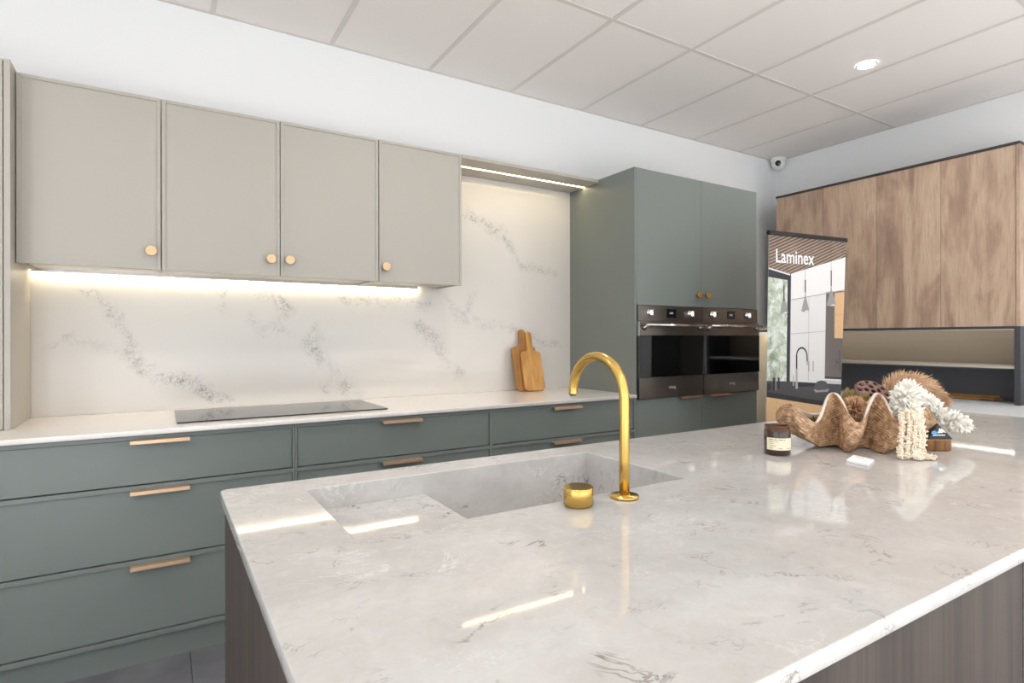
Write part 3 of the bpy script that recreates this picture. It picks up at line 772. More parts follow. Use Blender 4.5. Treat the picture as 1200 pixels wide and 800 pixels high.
draw('slats', [(lft(1.906), 1.906), (rgt(1.903), 1.902), (rgt(1.806), 1.806), (.19, 1.672), (lft(1.707), 1.707)], 1)
draw('frame', [(lft(1.707), 1.707), (.19, 1.672), (.185, 1.630), (lft(1.64), 1.640)], 1)
draw('white', [(lft(1.70), 1.704), (.182, 1.672), (.182, 1.661), (lft(1.69), 1.694)], 2)
draw('garden', [(lft(1.64), 1.645), (.162, 1.632), (.154, 1.000), (lft(1.01), 1.012)], 2)
draw('frame', [(.160, 1.640), (.190, 1.665), (.177, 1.000), (.147, .995)], 3)
draw('lit', [(.194, 1.674), (rgt(1.806), 1.806), (rgt(1.59), 1.59), (.192, 1.512)], 2)
draw('white', [(.192, 1.507), (.51, 1.567), (.495, 1.000), (.180, .995)], 2)
draw('grey', [(.191, 1.512), (rgt(1.59), 1.591), (rgt(1.58), 1.586), (.191, 1.507)], 3)
draw('grey', [(.349, 1.537), (.352, 1.538), (.345, 1.00), (.342, 1.00)], 3)
draw('line', [(.189, 1.300), (.502, 1.318), (.502, 1.314), (.189, 1.296)], 3)
draw('fridge', [(.51, 1.571), (rgt(1.58), 1.582), (rgt(1.0), 1.000), (.495, 1.010)], 2)
draw('oak', [(.591, 1.566), (rgt(1.575), 1.575), (rgt(1.27), 1.270), (.588, 1.272)], 3)
draw('oakd', [(.590, 1.424), (rgt(1.42), 1.428), (rgt(1.42), 1.424), (.590, 1.420)], 4)
draw('shade', [(.495, 1.002), (rgt(.99), .990), (rgt(.96), .966), (.495, .978)], 3)
draw('dark', [(.495, 1.025), (rgt(1.01), 1.012), (rgt(1.0), 1.002), (.495, 1.012)], 4)
draw('bench', [(lft(1.01), 1.013), (.18, 1.003), (rgt(.97), .968), (rgt(.86), .855), (.504, .856), (lft(.94), .944)], 3)
draw('edge', [(lft(.94), .946), (.504, .860), (rgt(.84), .840), (rgt(.81), .812), (.504, .832), (lft(.91), .914)], 4)
draw('oak', [(lft(.91), .914), (.504, .832), (rgt(.81), .812), (rgt(.1), .10), (lft(.1), .10)], 3)
for q in (.06, .22, .38, .50): draw('oakd', [(q, .90 - .16 * q), (q + .003, .90 - .16 * q), (q + .003, .1), (q, .1)], 4)
# pendants
for (cx_, ztop, zn, zk, zb_, wl, wr, zc) in ((.127, 1.600, 1.500, 1.520, 1.428, .034, .034, 1.669), (.316, 1.640, 1.560, 1.535, 1.442, .035, .036, 1.888), (.558, 1.712, 1.610, 1.585, 1.484, .048, .047, 1.895)):
    draw('slate', [(cx_ - .0012, zc), (cx_ + .0012, zc), (cx_ + .0012, ztop), (cx_ - .0012, ztop)], 5)
    draw('edge', [(cx_ - .005, ztop), (cx_ + .005, ztop), (cx_ + .005, zn), (cx_ - .005, zn)], 6)
    draw('grey', [(cx_ - .003, zn), (cx_ + .003, zn), (cx_ + .006, zk), (cx_ + wr, zb_ + .004), (cx_ + wr * .6, zb_ - .004), (cx_ - wr * .6, zb_ - .005), (cx_ - wr, zb_), (cx_ - .006, zk)], 6)
    draw('lit', [(cx_ + .01, zb_ + .006), (cx_ + wr * .9, zb_ + .006), (cx_ + wr * .55, zb_ - .002), (cx_ - wr * .3, zb_ - .003)], 7)
# printed tap, sink, bread, handles, canisters
arc = [(.237, 1.161)] + [(.283 - .046 * math.cos(R(a)), 1.161 + .05 * math.sin(R(a))) for a in range(15, 180, 15)] + [(.331, 1.161), (.333, 1.11)]
for p, q in zip(arc[:-1], arc[1:]):
    dx, dz = q[0] - p[0], q[1] - p[1]; L = math.hypot(dx, dz); nx, nz = -dz / L * .0055, dx / L * .0055
    draw('edge', [(p[0] + nx, p[1] + nz), (p[0] - nx, p[1] - nz), (q[0] - nx, q[1] - nz), (q[0] + nx, q[1] + nz)], 6)
draw('edge', [(.231, 1.165), (.243, 1.165), (.243, 1.08), (.231, 1.08)], 6)
draw('steel', [(.229, 1.08), (.245, 1.08), (.246, .955), (.228, .955)], 6)
draw('steel', [(.205, 1.04), (.212, 1.04), (.214, .975), (.203, .975)], 6)
draw('steel', [(.328, 1.125), (.338, 1.125), (.338, 1.10), (.328, 1.10)], 7)
draw('edge', [(.245, .990), (.405, .985), (.400, .965), (.255, .965)], 5)
draw('slate', [(.398, .952), (.402, .975), (.425, .995), (.463, 1.000), (.503, .993), (.525, .972), (.528, .952), (.500, .938), (.42, .938)], 7)
draw('grey', [(.388, .945), (.540, .942), (.520, .925), (.41, .925)], 6)
for hx in (.348, .387): draw('grey', [(hx - .004, 1.125), (hx + .004, 1.125), (hx + .004, 1.06), (hx - .004, 1.06)], 5)
for hx in (.01, .09): draw('grey', [(hx - .003, 1.125), (hx + .003, 1.125), (hx + .003, 1.06), (hx - .003, 1.06)], 5)
draw('edge', [(lft(1), 1.00), (.012, .995), (.012, .955), (lft(1), .955)], 6)
draw('edge', [(.03, 1.03), (.05, 1.03), (.05, .95), (.03, .95)], 6)
draw('grey', [(.051, 1.03), (.058, 1.03), (.058, .95), (.051, .95)], 6)
draw('edge', [(.072, 1.03), (.088, 1.03), (.088, .96), (.072, .96)], 6)
draw('slate', [(.63, 1.19), (.645, 1.19), (.643, 1.05), (.635, 1.05)], 5)
draw('slate', [(.59, 1.13), (.625, 1.12), (.625, 1.10), (.60, 1.11)], 5)
pk = list(prints)
b = MB()
for i, k in enumerate(pk):
    b.cur = i
    for pts_, lay in prints[k]:
        y = -.0012 - .00022 * lay
        b._add([(p[0], y, p[1]) for p in pts_], [tuple(range(len(pts_)))])
pg = b.build('printed_picture', [PR[k] for k in pk], sheet, fix=False)
# lettering
text_mesh('lettering', 'Laminex', .118, PR['text'], sheet, Matrix.Translation((.052, -.0032, 1.738)) @ FACE_FRONT, .0002, .0012, .86)

# ================================================================== CHOPPING BOARDS
def board(name, m, w, h, hw, hh, th, x, y, z, tilt, label, back=False, rz=0):
    out = []
    def arc(cx, cz, r, a0, a1, n=6): out.extend((cx + r * math.cos(R(a0 + (a1 - a0) * k / n)), cz + r * math.sin(R(a0 + (a1 - a0) * k / n))) for k in range(n + 1))
    r = w * .17
    arc(w / 2 - r, r, r, -90, 0); arc(w / 2 - r, h - r * .9, r * .9, 0, 90)
    out += [(hw * .9, h + .001), (hw * .62, h + .012), (hw * .5, h + .035)]
    arc(0, h + hh - hw * .52, hw * .52, 0, 180)
    out += [(-hw * .5, h + .035), (-hw * .62, h + .012), (-hw * .9, h + .001)]
    arc(-w / 2 + r * .9, h - r * .9, r * .9, 90, 180); arc(-w / 2 + r, r, r, 180, 270)
    o = plate(name, m, out, [], -th, 0, None, .003, Matrix.Rotation(R(90), 4, 'X'))
    o.location = (x, y, z); o.rotation_euler = (R(-tilt), 0, rz)
    return tag(o, label, 'chopping board', 'wooden chopping boards')
board('chopping_board', M['board_dk'], .188, .302, .046, .120, .022, 2.094, 3.226, ZT + .0058, 13.5, 'darker brown wooden chopping board, rearmost, leaning on the marble splashback', True)
board('chopping_board', M['board_lt'], .158, .268, .040, .138, .020, 2.128, 3.200, ZT + .0053, 13.5, 'honey wooden chopping board with a handle, leaning in front of the darker board')

# ================================================================== SHELL BOWL AND DRIED FLOWERS
def band_mat(name, stops, tint):
    m = bpy.data.materials.new(name); m.use_nodes = True; nt = m.node_tree; b = nt.nodes['Principled BSDF']; b.inputs['Roughness'].default_value = .62
    uv = nt.nodes.new('ShaderNodeUVMap'); tc = nt.nodes.new('ShaderNodeTexCoord'); sx = nt.nodes.new('ShaderNodeSeparateXYZ')
    nt.links.new(uv.outputs[0], sx.inputs[0])
    n = noise_node(nt, tc.outputs['Object'], 22, 4, .5)
    ph = math_node(nt, 'ADD', math_node(nt, 'MULTIPLY', sx.outputs[1], 118.0), math_node(nt, 'MULTIPLY', n, 26.0))
    w = math_node(nt, 'SINE', ph); n2 = noise_node(nt, tc.outputs['Object'], 60, 5, .2)
    v = math_node(nt, 'ADD', math_node(nt, 'MULTIPLY', w, .11), n2)
    rp = ramp(nt, stops); nt.links.new(v, rp.inputs[0])
    nt.links.new(rp.outputs[0], b.inputs['Base Color'])
    return m
M['shell_out'] = band_mat('shell_growth_bands', [(.22, '#765640'), (.42, '#977454'), (.56, '#b4906e'), (.74, '#d2b596')], 0)
M['shell_in'] = mat('shell_pale_lining', '#ddd2c4', .5, noise=((30, 30, 30), .5, '#bfae98'))
RIM = [((1.7252,1.1651,1.0275),(1.80,1.108,.934),.006),((1.7077,1.1053,1.0653),(1.766,1.072,.936),.004),((1.7446,1.0353,1.0087),(1.7627,1.0476,.9302),.016),
 ((1.8646,1.055,1.0932),(1.836,1.036,.9284),-.024),((1.8234,.9511,1.0133),(1.7808,.9616,.9230),.020),((1.9606,.96,1.0933),(1.910,.978,.9232),-.030),
 ((1.9214,.8902,1.024),(1.8598,.8899,.9230),.016),((2.1029,.8952,1.0656),(2.000,.920,.9232),-.026),((2.1362,.8627,.9896),(1.992,.904,.9298),.012),
 ((2.2322,.909,1.0048),(2.055,.955,.9326),.006),((2.2214,.9746,1.0393),(2.1521,1.0078,.9240),-.01),((2.176,1.0499,.9981),(2.1561,1.0657,.9240),.006),
 ((2.0935,1.1247,1.0379),(2.0969,1.1233,.9240),-.006),((1.9608,1.1718,1.008),(1.9949,1.1454,.9240),.006),((1.8377,1.1894,1.0349),(1.833,1.0981,.9348),-.004)]
def cr(p0, p1, p2, p3, t):
    return 0.5 * ((2 * p1) + (p2 - p0) * t + (2 * p0 - 5 * p1 + 4 * p2 - p3) * t * t + (3 * p1 - p0 - 3 * p2 + p3) * t ** 3)
def shell():
    n = len(RIM); SUB = 14; T = 56
    cen = Vector((1.955, 1.03, .93))
    t = thing('shell_bowl', 'large fluted brown clam shell bowl of dried flowers on the island', 'shell', (cen.x, cen.y, ZT))
    vs, fs, uvs = [], [], []
    NS = n * SUB
    for i in range(NS):
        k, f = divmod(i, SUB); f /= SUB
        g = [RIM[(k + d) % n] for d in (-1, 0, 1, 2)]
        Rm = cr(*[Vector(x[0]) for x in g], f); B = cr(*[Vector(x[1]) for x in g], f); bg_ = cr(*[Vector((x[2], 0, 0)) for x in g], f).x
        B.z = max(B.z, .9235)
        outw = Vector((Rm.x - cen.x, Rm.y - cen.y, 0)).normalized()
        for j in range(T + 1):
            s = j / T
            p = Rm.lerp(B, s) + outw * bg_ * math.sin(math.pi * min(1, s * 1.05)) * 1.9
            p.z = Rm.z + (B.z - Rm.z) * (s ** 0.92)
            p += outw * (.022 * math.sin(math.pi * s) - .006 * s)
            # growth flutes
            p += outw * (.0013 * math.sin(s * 70 + 2.1 * math.sin(i * .17)) + .0012 * math.sin(s * 41 + 3 * math.sin(i * .29 + 1)) + .0007 * math.sin(i * 1.3 + s * 9)) * math.sin(math.pi * s)
            vs.append(p); uvs.append((i / NS, s))
    for i in range(NS):
        i2 = (i + 1) % NS
        for j in range(T): fs.append((i * (T + 1) + j, i * (T + 1) + j + 1, i2 * (T + 1) + j + 1, i2 * (T + 1) + j))
    # close the belly
    c = len(vs); vs.append(Vector((cen.x, cen.y, .9235))); uvs.append((0, 1))
    for i in range(NS): fs.append((i * (T + 1) + T, c, ((i + 1) % NS) * (T + 1) + T))
    me = bpy.data.meshes.new('valve'); org = ORG[t]
    me.from_pydata([tuple(p - org) for p in vs], [], fs)
    ul = me.uv_layers.new(name='UVMap')
    for l in me.loops: ul.data[l.index].uv = uvs[l.vertex_index]
    bm = bmesh.new(); bm.from_mesh(me); bmesh.ops.recalc_face_normals(bm, faces=bm.faces); bm.to_mesh(me); bm.free()
    # make sure normals point outwards
    out_s = sum(1 if p.normal.dot(Vector((p.center.x, p.center.y, -.02))) > 0 else -1 for p in me.polygons)
    if out_s < 0: me.flip_normals()
    for p in me.polygons: p.use_smooth = True
    me.materials.append(M['shell_out']); me.materials.append(M['shell_in'])
    o = bpy.data.objects.new('valve', me); C.objects.link(o); o.parent = t
    so = o.modifiers.new('wall', 'SOLIDIFY'); so.thickness = .009; so.offset = -1; so.material_offset = 1; so.material_offset_rim = 1
    # dried moss lining inside is a thing of its own
    return t
shell()

def blades(name, m, pts_dirs, length, width, curve=.25, jitter=.2):
    """many slim two-segment blades from (point, direction) pairs"""
    b = MB()
    for p, d in pts_dirs:
        d = Vector(d).normalized(); L = length * random.uniform(1 - jitter, 1 + jitter)
        s = d.cross(Vector((random.uniform(-1, 1), random.uniform(-1, 1), random.uniform(-1, 1)))).normalized() * width * .5
        c = d.cross(s).normalized() * L * curve * random.uniform(-1, 1)
        p = Vector(p); q = p + d * L * .55 + c * .5; e_ = p + d * L + c
        b._add([p - s * .6, p + s * .6, q + s, q - s, e_], [(0, 1, 2, 3), (3, 2, 4)])
    return b
def rdir(): 
    while True:
        v = Vector((random.uniform(-1, 1), random.uniform(-1, 1), random.uniform(-1, 1)))
        if .05 < v.length < 1: return v.normalized()

# banksia-like pompom
M['pom'] = mat('dried_pompom_tan', '#e0c19c', .8, noise=((70, 70, 70), .9, '#b5835c'))
M['pom_core'] = mat('dried_pompom_core', '#85492f', .9)
pc = Vector((1.9043, 1.0067, 1.0442)); pr = .0425
t = thing('dried_pompom', 'round tan dried pompom flower sitting in the shell dip', 'dried flower', tuple(pc - Vector((0, 0, pr))))
b = MB(); b.lathe([(pr * .62 * math.sin(math.pi * k / 14) + 1e-4, -pr * .62 * math.cos(math.pi * k / 14)) for k in range(15)], pc, n=20, cap0=False, cap1=False); b.build('core', M['pom_core'], t)
face = Vector((-.55, -.80, .15)).normalized()
L_ = []
for _ in range(1500):
    d = rdir(); k = d.dot(face)
    if k > .96 and random.random() < .5: continue
    L_.append((pc + d * pr * .55, (d + rdir() * .22)))
tag(blades('petals', M['pom'], L_, pr * .48, .0034, .3, .18).build('petals', M['pom'], t, fix=False), kind='stuff')

# leaves
M['leaf'] = mat('olive_gold_leaf', '#8c7440', .55, noise=((40, 40, 40), .8, '#6b6138'))
M['leaf_or'] = mat('ochre_leaf', '#b5802f', .6)
def leaf(name, p, d, L, w, m, parent=None, nrm=Vector((-.45, -.85, .2)), th=.0012):
    d = Vector(d).normalized(); s = d.cross(nrm).normalized(); n = s.cross(d).normalized(); p = Vector(p)
    prof = [(0, .12), (.15, .35), (.35, .75), (.55, 1), (.75, .92), (.9, .6), (1, .08)]
    b = MB(); up = []; 
    for u, k in prof:
        c = p + d * L * u + n * L * .12 * u * u
        up.append((c - s * w * k * .5 + n * .003 * k, c, c + s * w * k * .5 + n * .003 * k))
    vs = [q for r in up for q in r] + [q - n * th for r in up for q in r]; K = len(prof) * 3; fs = []
    for i in range(len(prof) - 1):
        for j in range(2):
            a = i * 3 + j; fs += [(a, a + 1, a + 4, a + 3), (K + a + 3, K + a + 4, K + a + 1, K + a)]
        a = i * 3; fs += [(a + 3, K + a + 3, K + a, a), (a + 2, K + a + 2, K + a + 5, a + 5)]
    b._add(vs, fs, True)
    return b.build(name, m, parent)
t = thing('leaf_sprig', 'sprig of olive-gold dried leaves standing behind the pompom', 'dried leaves', (1.93, 1.06, .965))
b = MB(); b.tube([(1.945, 1.05, .96), (1.94, 1.052, 1.01), (1.937, 1.055, 1.062)], .0016, 8); b.build('stem', M['leaf'], t)
for p, d, L, w in (((1.925, 1.045, 1.045), (-.25, .1, 1), .050, .026), ((1.940, 1.055, 1.055), (.1, 0, 1), .054, .024), ((1.948, 1.05, 1.06), (.42, -.1, 1), .046, .022), ((1.965, 1.035, 1.058), (.85, -.45, .62), .052, .030), ((1.985, 1.0, 1.03), (.4, -.3, -.6), .05, .024)):
    leaf('leaf', p, d, L, w, M['leaf'], t)
# moss
M['moss'] = mat('dried_moss', '#8a6a3a', .9, noise=((80, 80, 80), .9, '#5c5330'))
L_ = []
for _ in range(600):
    a, r_ = random.uniform(0, 6.28), random.random() ** .5
    L_.append((Vector((1.850 + .040 * r_ * math.cos(a), 1.112 + .030 * r_ * math.sin(a), .972 + .022 * (1 - r_ * r_))), rdir() + Vector((0, 0, .8))))
bl = blades('m', M['moss'], L_, .018, .004, .6, .4)
bl.lathe([(.026, -.03), (.036, -.005), (.034, .010), (.02, .018), (.001, .02)], (1.852, 1.112, .972), n=16, cap0=True, cap1=False)
tag(tag(bl.build('moss_clump', M['moss'], fix=False), 'small clump of brown dried moss in the left end of the shell', 'dried moss'), kind='stuff')

# lotus pod: disc with real pits
M['pod'] = mat('lotus_pod_skin', '#8b6a60', .75, noise=((60, 60, 60), .8, '#684b43'))
M['pit'] = mat('lotus_pod_pit', '#35201b', .9)
def lotus():
    c = Vector((2.0399, 1.0167, 1.090)); rad = .056
    ax = Vector((-.34, -.62, .70)).normalized()
    e1 = Vector((.8495, -.5277, .10)).normalized(); e1 = (e1 - ax * e1.dot(ax)).normalized(); e2 = ax.cross(e1)
    holes = [(0, 0, .0085)] + [(.022 * math.cos(R(a)), .022 * math.sin(R(a)), .0088) for a in (10, 82, 154, 226, 298)] + [(.0425 * math.cos(R(a)), .0425 * math.sin(R(a)), .0085) for a in range(18, 378, 36)]
    NR, NA = 44, 110
    vs, fs, mi = [], [], []
    prof_top = [(rad * k / NR) for k in range(NR + 1)]
    for k, r_ in enumerate(prof_top):
        for a in range(NA):
            th = 2 * math.pi * a / NA; x, y = r_ * math.cos(th), r_ * math.sin(th)
            h = .004 * (1 - (r_ / rad) ** 2) - (.006 * max(0, (r_ / rad - .88) / .12) ** 2); dd = 0
            for hx, hy, hr in holes:
                q = math.hypot(x - hx, (y - hy))
                if q < hr: dd = max(dd, min(1, (hr - q) / (hr * .35)))
                elif q < hr * 1.3: h += .0012 * (1 - (q - hr) / (hr * .3))
            vs.append(c + e1 * x + e2 * y + ax * (h - .009 * dd)); mi.append(dd)
    under = [(rad * 1.0, -.012), (rad * .9, -.024), (rad * .62, -.045), (rad * .3, -.066), (.006, -.075), (.005, -.09)]
    for r_, h in under:
        for a in range(NA):
            th = 2 * math.pi * a / NA; wv = 1 + .03 * math.sin(th * 9)
            vs.append(c + e1 * r_ * wv * math.cos(th) + e2 * r_ * wv * math.sin(th) + ax * h); mi.append(0)
    b = MB(); rows = NR + 1 + len(under)
    f0, f1 = [], []
    for k in range(rows - 1):
        for a in range(NA):
            a2 = (a + 1) % NA; q = (k * NA + a, k * NA + a2, (k + 1) * NA + a2, (k + 1) * NA + a)
            (f1 if sum(mi[i] for i in q) / 4 > .45 else f0).append(q)
    b._add(vs, [], True); b._add([], [], True)
    for q in f0: b.f.append(list(q)); b.mi.append(0); b.sm.append(True)
    for q in f1: b.f.append(list(q)); b.mi.append(1); b.sm.append(True)
    o = b.build('lotus_pod', [M['pod'], M['pit']])
    return tag(o, 'brown dried lotus pod with dark seed holes behind the shell rim', 'seed pod')
lotus()

# white flower spray
M['white_fl'] = mat('bleached_white_petal', '#fbf8f1', .75)
def spray(clumps, n, L, w, jit):
    out = []
    tot = sum(r ** 2 for _, r in clumps)
    for c, r in clumps:
        for _ in range(int(n * r * r / tot)):
            d = rdir(); out.append((Vector(c) + d * r * random.uniform(.45, .8), d + rdir() * .55))
    return out
clumps = [((2.000, .900, 1.082), .040), ((1.985, .893, 1.055), .036), ((2.030, .900, 1.096), .034), ((2.015, .905, 1.108), .026), ((1.965, .866, 1.040), .026), ((2.075, .905, 1.078), .028), ((2.115, .910, 1.074), .026), ((2.150, .902, 1.060), .026),
          ((2.180, .900, 1.040), .024), ((2.195, .880, 1.010), .028), ((2.215, .852, .998), .030), ((2.238, .836, .990), .022)]
b = blades('w', M['white_fl'], spray(clumps, 4600, 0, 0, 0), .0165, .0088, .45, .4)
for c, r in clumps:
    b.lathe([(r * .55 * math.sin(math.pi * k / 8) + 1e-4, -r * .55 * math.cos(math.pi * k / 8)) for k in range(9)], c, n=12, cap0=False, cap1=False)
b.tube([(2.02, .92, 1.08), (2.052, .91, 1.115), (2.060, .9, 1.140)], [.003, .003, .0015], 8)
tag(tag(b.build('white_flower_spray', M['white_fl'], fix=False), 'fluffy bleached white flower spray spilling over the right side of the shell', 'dried flower'), kind='stuff')

# hanging amaranth strands
M['cream_fl'] = mat('cream_amaranth', '#f9f0e0', .8, noise=((50, 50, 50), .8, '#ecd9bc'))
t = thing('amaranth_spray', 'cream amaranth strands hanging down the shell onto the island top', 'dried flower', (1.85, .82, ZT))
strands = [[(1.895, .864, 1.045), (1.868, .850, 1.02), (1.842, .840, .98), (1.822, .834, .945), (1.812, .826, .929)],
           [(1.91, .852, 1.05), (1.885, .838, 1.02), (1.858, .828, .98), (1.838, .822, .945), (1.825, .816, .929)],
           [(1.92, .846, 1.05), (1.90, .830, 1.02), (1.872, .818, .98), (1.856, .812, .945), (1.846, .800, .929), (1.868, .790, .928), (1.89, .776, .927)],
           [(1.935, .842, 1.05), (1.916, .826, 1.02), (1.890, .812, .98), (1.872, .806, .945), (1.860, .798, .929)],
           [(1.95, .840, 1.045), (1.926, .822, 1.02), (1.902, .806, .98), (1.884, .802, .945), (1.878, .792, .929), (1.905, .778, .927)]]
for st in strands:
    b = MB(); P_ = [Vector(p) for p in st]; n = 26 * (len(st) - 1) // 2
    dense = []
    for i in range(len(P_) - 1):
        for k in range(12): dense.append(cr(P_[max(i - 1, 0)], P_[i], P_[i + 1], P_[min(i + 2, len(P_) - 1)], k / 12))
    b.tube(dense, .0035, 6)
    for q in dense:
        for _ in range(9):
            d = rdir(); c = q + d * random.uniform(.002, .0095); c.z = max(c.z, ZT + .0045); r_ = random.uniform(.002, .0042)
            b._add([c + Vector(v) * r_ for v in ((1, 0, 0), (-1, 0, 0), (0, 1, 0), (0, -1, 0), (0, 0, 1), (0, 0, -1))], [(0, 2, 4), (2, 1, 4), (1, 3, 4), (3, 0, 4), (2, 0, 5), (1, 2, 5), (3, 1, 5), (0, 3, 5)], True)
    b.build('strand', M['cream_fl'], t, fix=False)
leaf('leaf', (1.925, .852, 1.035), (-.5, -.1, -.6), .028, .02, M['leaf_or'], t)

# pampas plume
M['pampas'] = mat('pampas_tan', '#c7a07c', .85, noise=((40, 40, 40), .8, '#dfc3a6'))
path = [Vector(p) for p in ((2.10, 1.0, 1.08), (2.145, 1.0, 1.110), (2.19, .985, 1.122), (2.26, .965, 1.112), (2.315, .945, 1.084), (2.345, .925, 1.045))]
L_ = []
for i in range(len(path) - 1):
    for k in range(950):
        f = random.random(); p = path[i].lerp(path[i + 1], f); tg = (path[i + 1] - path[i]).normalized()
        d = rdir(); d = (d - tg * d.dot(tg)).normalized(); s = (i + f) / (len(path) - 1); r_ = .030 * math.sin(math.pi * min(1, .15 + s * .95)) + .006
        L_.append((p + d * r_ * random.random() * .85, tg * .8 + d * .8 + rdir() * .5))
b = blades('p', M['pampas'], L_, .021, .0022, .4, .45)
b.tube(path, [.008, .016, .02, .02, .016, .006], 10)
tag(tag(b.build('pampas_plume', M['pampas'], fix=False), 'tan pampas grass plume arching behind the white flowers', 'dried grass'), kind='stuff')

# wood slice and black logo pyramid
M['slice_bark'] = mat('bark_edge', '#9c6d42', .8, noise=((60, 60, 6), 1.0, '#553a20'), bump=(60, .6))
M['slice_top'] = mat('slice_face', '#b08a60', .6, noise=((40, 40, 40), .6, '#946c44'))
sc_ = Vector((2.085, .877, ZT + .0004))
t = thing('wood_slice', 'round brown wood slice with bark edge beside the shell foot', 'wood slice', tuple(sc_))
b = MB(); NB = 40; rim_r = [(.062 + .003 * math.sin(k * .9) + .0015 * random.random()) for k in range(NB)]
def ringv(s, z): return [(sc_.x + s * r_ * math.cos(2 * math.pi * k / NB), sc_.y + s * r_ * math.sin(2 * math.pi * k / NB), z) for k, r_ in enumerate(rim_r)]
vs = ringv(.97, sc_.z) + ringv(1, sc_.z + .004) + ringv(1, sc_.z + .030) + ringv(.97, sc_.z + .0335)
fs = [(i * NB + k, i * NB + (k + 1) % NB, (i + 1) * NB + (k + 1) % NB, (i + 1) * NB + k) for i in range(3) for k in range(NB)]
b._add(vs, fs, True); b.f.append(list(range(NB))[::-1]); b.mi.append(0); b.sm.append(False)
b.build('bark', M['slice_bark'], t)
b = MB(); b.prism([(p[0], p[1]) for p in ringv(.968, 0)], lambda p, s: (p[0], p[1], sc_.z + (.0338 if s else .032))); b.build('cut_face', M['slice_top'], t)
M['pyr'] = mat('black_card', '#1d1e22', .45)
M['pyr_bl'] = mat('logo_blue', '#5aa0dc', .5); M['pyr_wh'] = mat('logo_white', '#eef1f4', .5)
pz = sc_.z + .0342
bx, by = 2.088, .851
ex = Vector((.8495, -.5277, 0)); ey = Vector((.5277, .8495, 0))
t = thing('logo_pyramid', 'small black triangular stand with a blue and white logo on the wood slice', 'sign', (bx, by, pz))
def lp_(u, v, z): return Vector((bx, by, pz)) + ex * u + ey * v + Vector((0, 0, z))
wv_ = .038; hh_ = .046
b = MB(); b._add([lp_(-wv_, -.020, 0), lp_(wv_, -.020, 0), lp_(wv_, .024, 0), lp_(-wv_, .024, 0), lp_(.004, -.002, hh_), lp_(.004, .004, hh_)], [(0, 1, 4), (1, 2, 5, 4), (2, 3, 5), (3, 0, 4, 5), (3, 2, 1, 0)])
b.build('body', M['pyr'], t)
def fp(u, z): return lp_(u, -.020 + .018 * z / hh_ - .0006, z)
def logo(mat_, polys, nm):
    b = MB()
    for pl in polys: b._add([fp(u, z) for u, z in pl], [tuple(range(len(pl)))])
    b.build(nm, mat_, t, fix=False)
logo(M['pyr_bl'], [[(-.026, .017), (-.020, .0245), (-.012, .0255), (-.004, .021), (-.006, .017), (-.013, .0150), (-.020, .0140)]], 'logo_wave')
logo(M['pyr_wh'], [[(-.006, .0185), (.000, .025), (.003, .033), (.009, .030), (.012, .033), (.017, .026), (.022, .019), (.014, .021), (.008, .0185)],
                   [(-.022, .0095), (-.022, .0130), (-.018, .0118), (-.018, .0095)]] + [[(-.016 + .0056 * k, .0105), (-.016 + .0056 * k, .0140), (-.0118 + .0056 * k, .0140), (-.0118 + .0056 * k, .0105)] for k in range(6)], 'logo_mark')

# small card pack
M['card'] = mat('white_card', '#f1f1f3', .45)
q = [(1.634, .8295), (1.7318, .8582), (1.7372, .9305), (1.648, .909)]
b = MB(); b.prism([(1.640, .832), (1.728, .8585), (1.745, .926), (1.657, .899)], lambda p, s: (p[0], p[1], ZT + (.0003 if not s else .0065)))
t = tag(b.build('card_pack', M['card'], None, .0008), 'small white pack of cards lying on the island before the shell', 'cards')
b = MB(); ink_m = mat('card_ink', '#b9bcc6', .5)
for k in range(3):
    x_, y_ = 1.707 + .008 * k * .3, .880 + .009 * k
    b._add([(x_, y_, ZT + .0067), (x_ + .02, y_ + .006, ZT + .0067), (x_ + .0205, y_ + .0085, ZT + .0067), (x_ + .0005, y_ + .0025, ZT + .0067)], [(0, 1, 2, 3)])
b.build('printed_lines', ink_m, t, fix=False)

# candle jar
M['amber'] = mat('amber_glass', '#3a1f12', .08, spec=.6, coat=.3)
M['amber_neck'] = mat('amber_glass_thin', '#56300f', .06, spec=.6)
M['label'] = mat('cream_label', '#efe6cb', .6)
M['label_ink'] = mat('label_ink', '#8d826a', .6)
M['wax'] = mat('candle_wax', '#d7b98a', .5)
jx, jy, jr = 1.592, 1.071, .0375
t = thing('candle_jar', 'small amber glass candle jar with a cream label left of the shell', 'candle', (jx, jy, ZT))
MB().lathe([(jr * .9, .0003), (jr, .004), (jr, .072), (jr * .95, .0755), (jr * .93, .077)], (jx, jy, ZT), n=48, cap1=False).build('body', M['amber'], t)
MB().lathe([(jr * .93, .077), (jr * .94, .086), (jr * .95, .0885), (jr * .90, .089), (jr * .88, .086), (jr * .87, .078), (jr * .90, .070)], (jx, jy, ZT), n=48, cap0=False, cap1=False).build('neck', M['amber_neck'], t)
MB().lathe([(.001, .066), (jr * .9, .066)], (jx, jy, ZT), n=40, cap0=False, cap1=False).build('wax', M['wax'], t)
MB().tube([(jx, jy, ZT + .066), (jx + .001, jy, ZT + .076)], .001, 6).build('wick', M['blackpl'], t)
va = math.atan2(-jy, -jx)
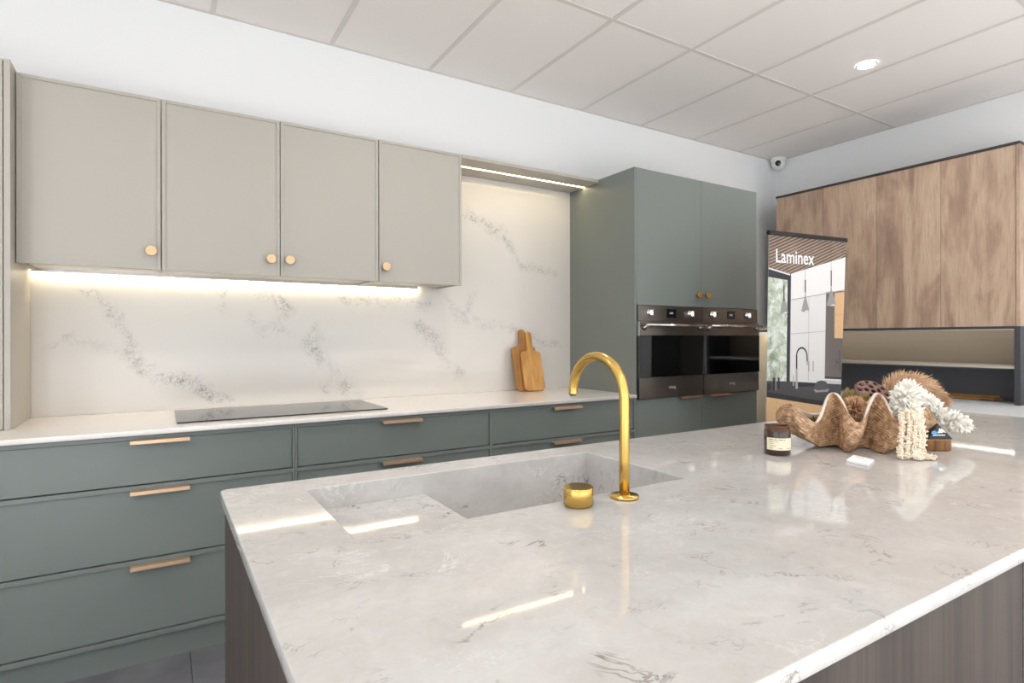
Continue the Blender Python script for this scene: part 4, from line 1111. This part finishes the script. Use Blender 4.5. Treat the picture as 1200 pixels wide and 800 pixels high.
def onjar(a, z, r_=jr + .0004): return (jx + r_ * math.cos(va + a), jy + r_ * math.sin(va + a), ZT + z)
b = MB(); a0, a1, n = -.85, 1.75, 24
vs = [onjar(a0 + (a1 - a0) * k / n, z) for z in (.018, .054) for k in range(n + 1)]
b._add(vs, [(k, k + 1, n + 2 + k, n + 1 + k) for k in range(n)], True); lb = b.build('label', M['label'], t, fix=False)
b = MB()
for z, h, segs in ((.0478, .0022, [(-.66, -.30), (-.24, -.02), (.08, .42), (.48, .62)]), (.0425, .0012, [(-.66, -.2), (-.12, .1)]), (.037, .0012, [(-.66, -.28)]), (.030, .0012, [(-.66, -.1)]), (.0225, .0016, [(-.6, -.35), (.1, .4), (.75, 1.3)])):
    for s0, s1 in segs:
        m_ = 5; vv = [onjar(s0 + (s1 - s0) * k / m_, zz, jr + .0007) for zz in (z, z + h) for k in range(m_ + 1)]
        b._add(vv, [(k, k + 1, m_ + 2 + k, m_ + 1 + k) for k in range(m_)])
b.build('label_print', M['label_ink'], lb, fix=False)

# security camera
cx_, cy_ = 4.905, 3.285
t = thing('security_camera', 'white dome security camera on the ceiling in the room corner', 'camera', (cx_, cy_, ZC))
MB().lathe([(.066, -.0008), (.068, -.006), (.062, -.030), (.058, -.036)], (cx_, cy_, ZC), n=36).build('mount', M['white_pl'], t)
b = MB(); b.lathe([(.0585 * math.sin(math.pi * k / 16) + 1e-4, -.0585 * math.cos(math.pi * k / 16)) for k in range(17)], (cx_, cy_, ZC - .052), n=32, cap0=False, cap1=False); ball = b.build('ball', M['white_pl'], t)
dv = (Vector((.2, .2, 1.9)) - Vector((cx_, cy_, ZC - .052))).normalized(); q = dv.to_track_quat('Z', 'Y').to_matrix()
MB().lathe([(.030, .0495), (.030, .0525), (.027, .058), (.024, .0585)], (cx_, cy_, ZC - .052), n=28, rot=q).build('lens_ring', M['white_pl'], ball)
MB().lathe([(.025, .0588), (.021, .0615), (.010, .0635), (.001, .064)], (cx_, cy_, ZC - .052), n=28, rot=q, cap1=False).build('lens', M['blackglass'], ball)
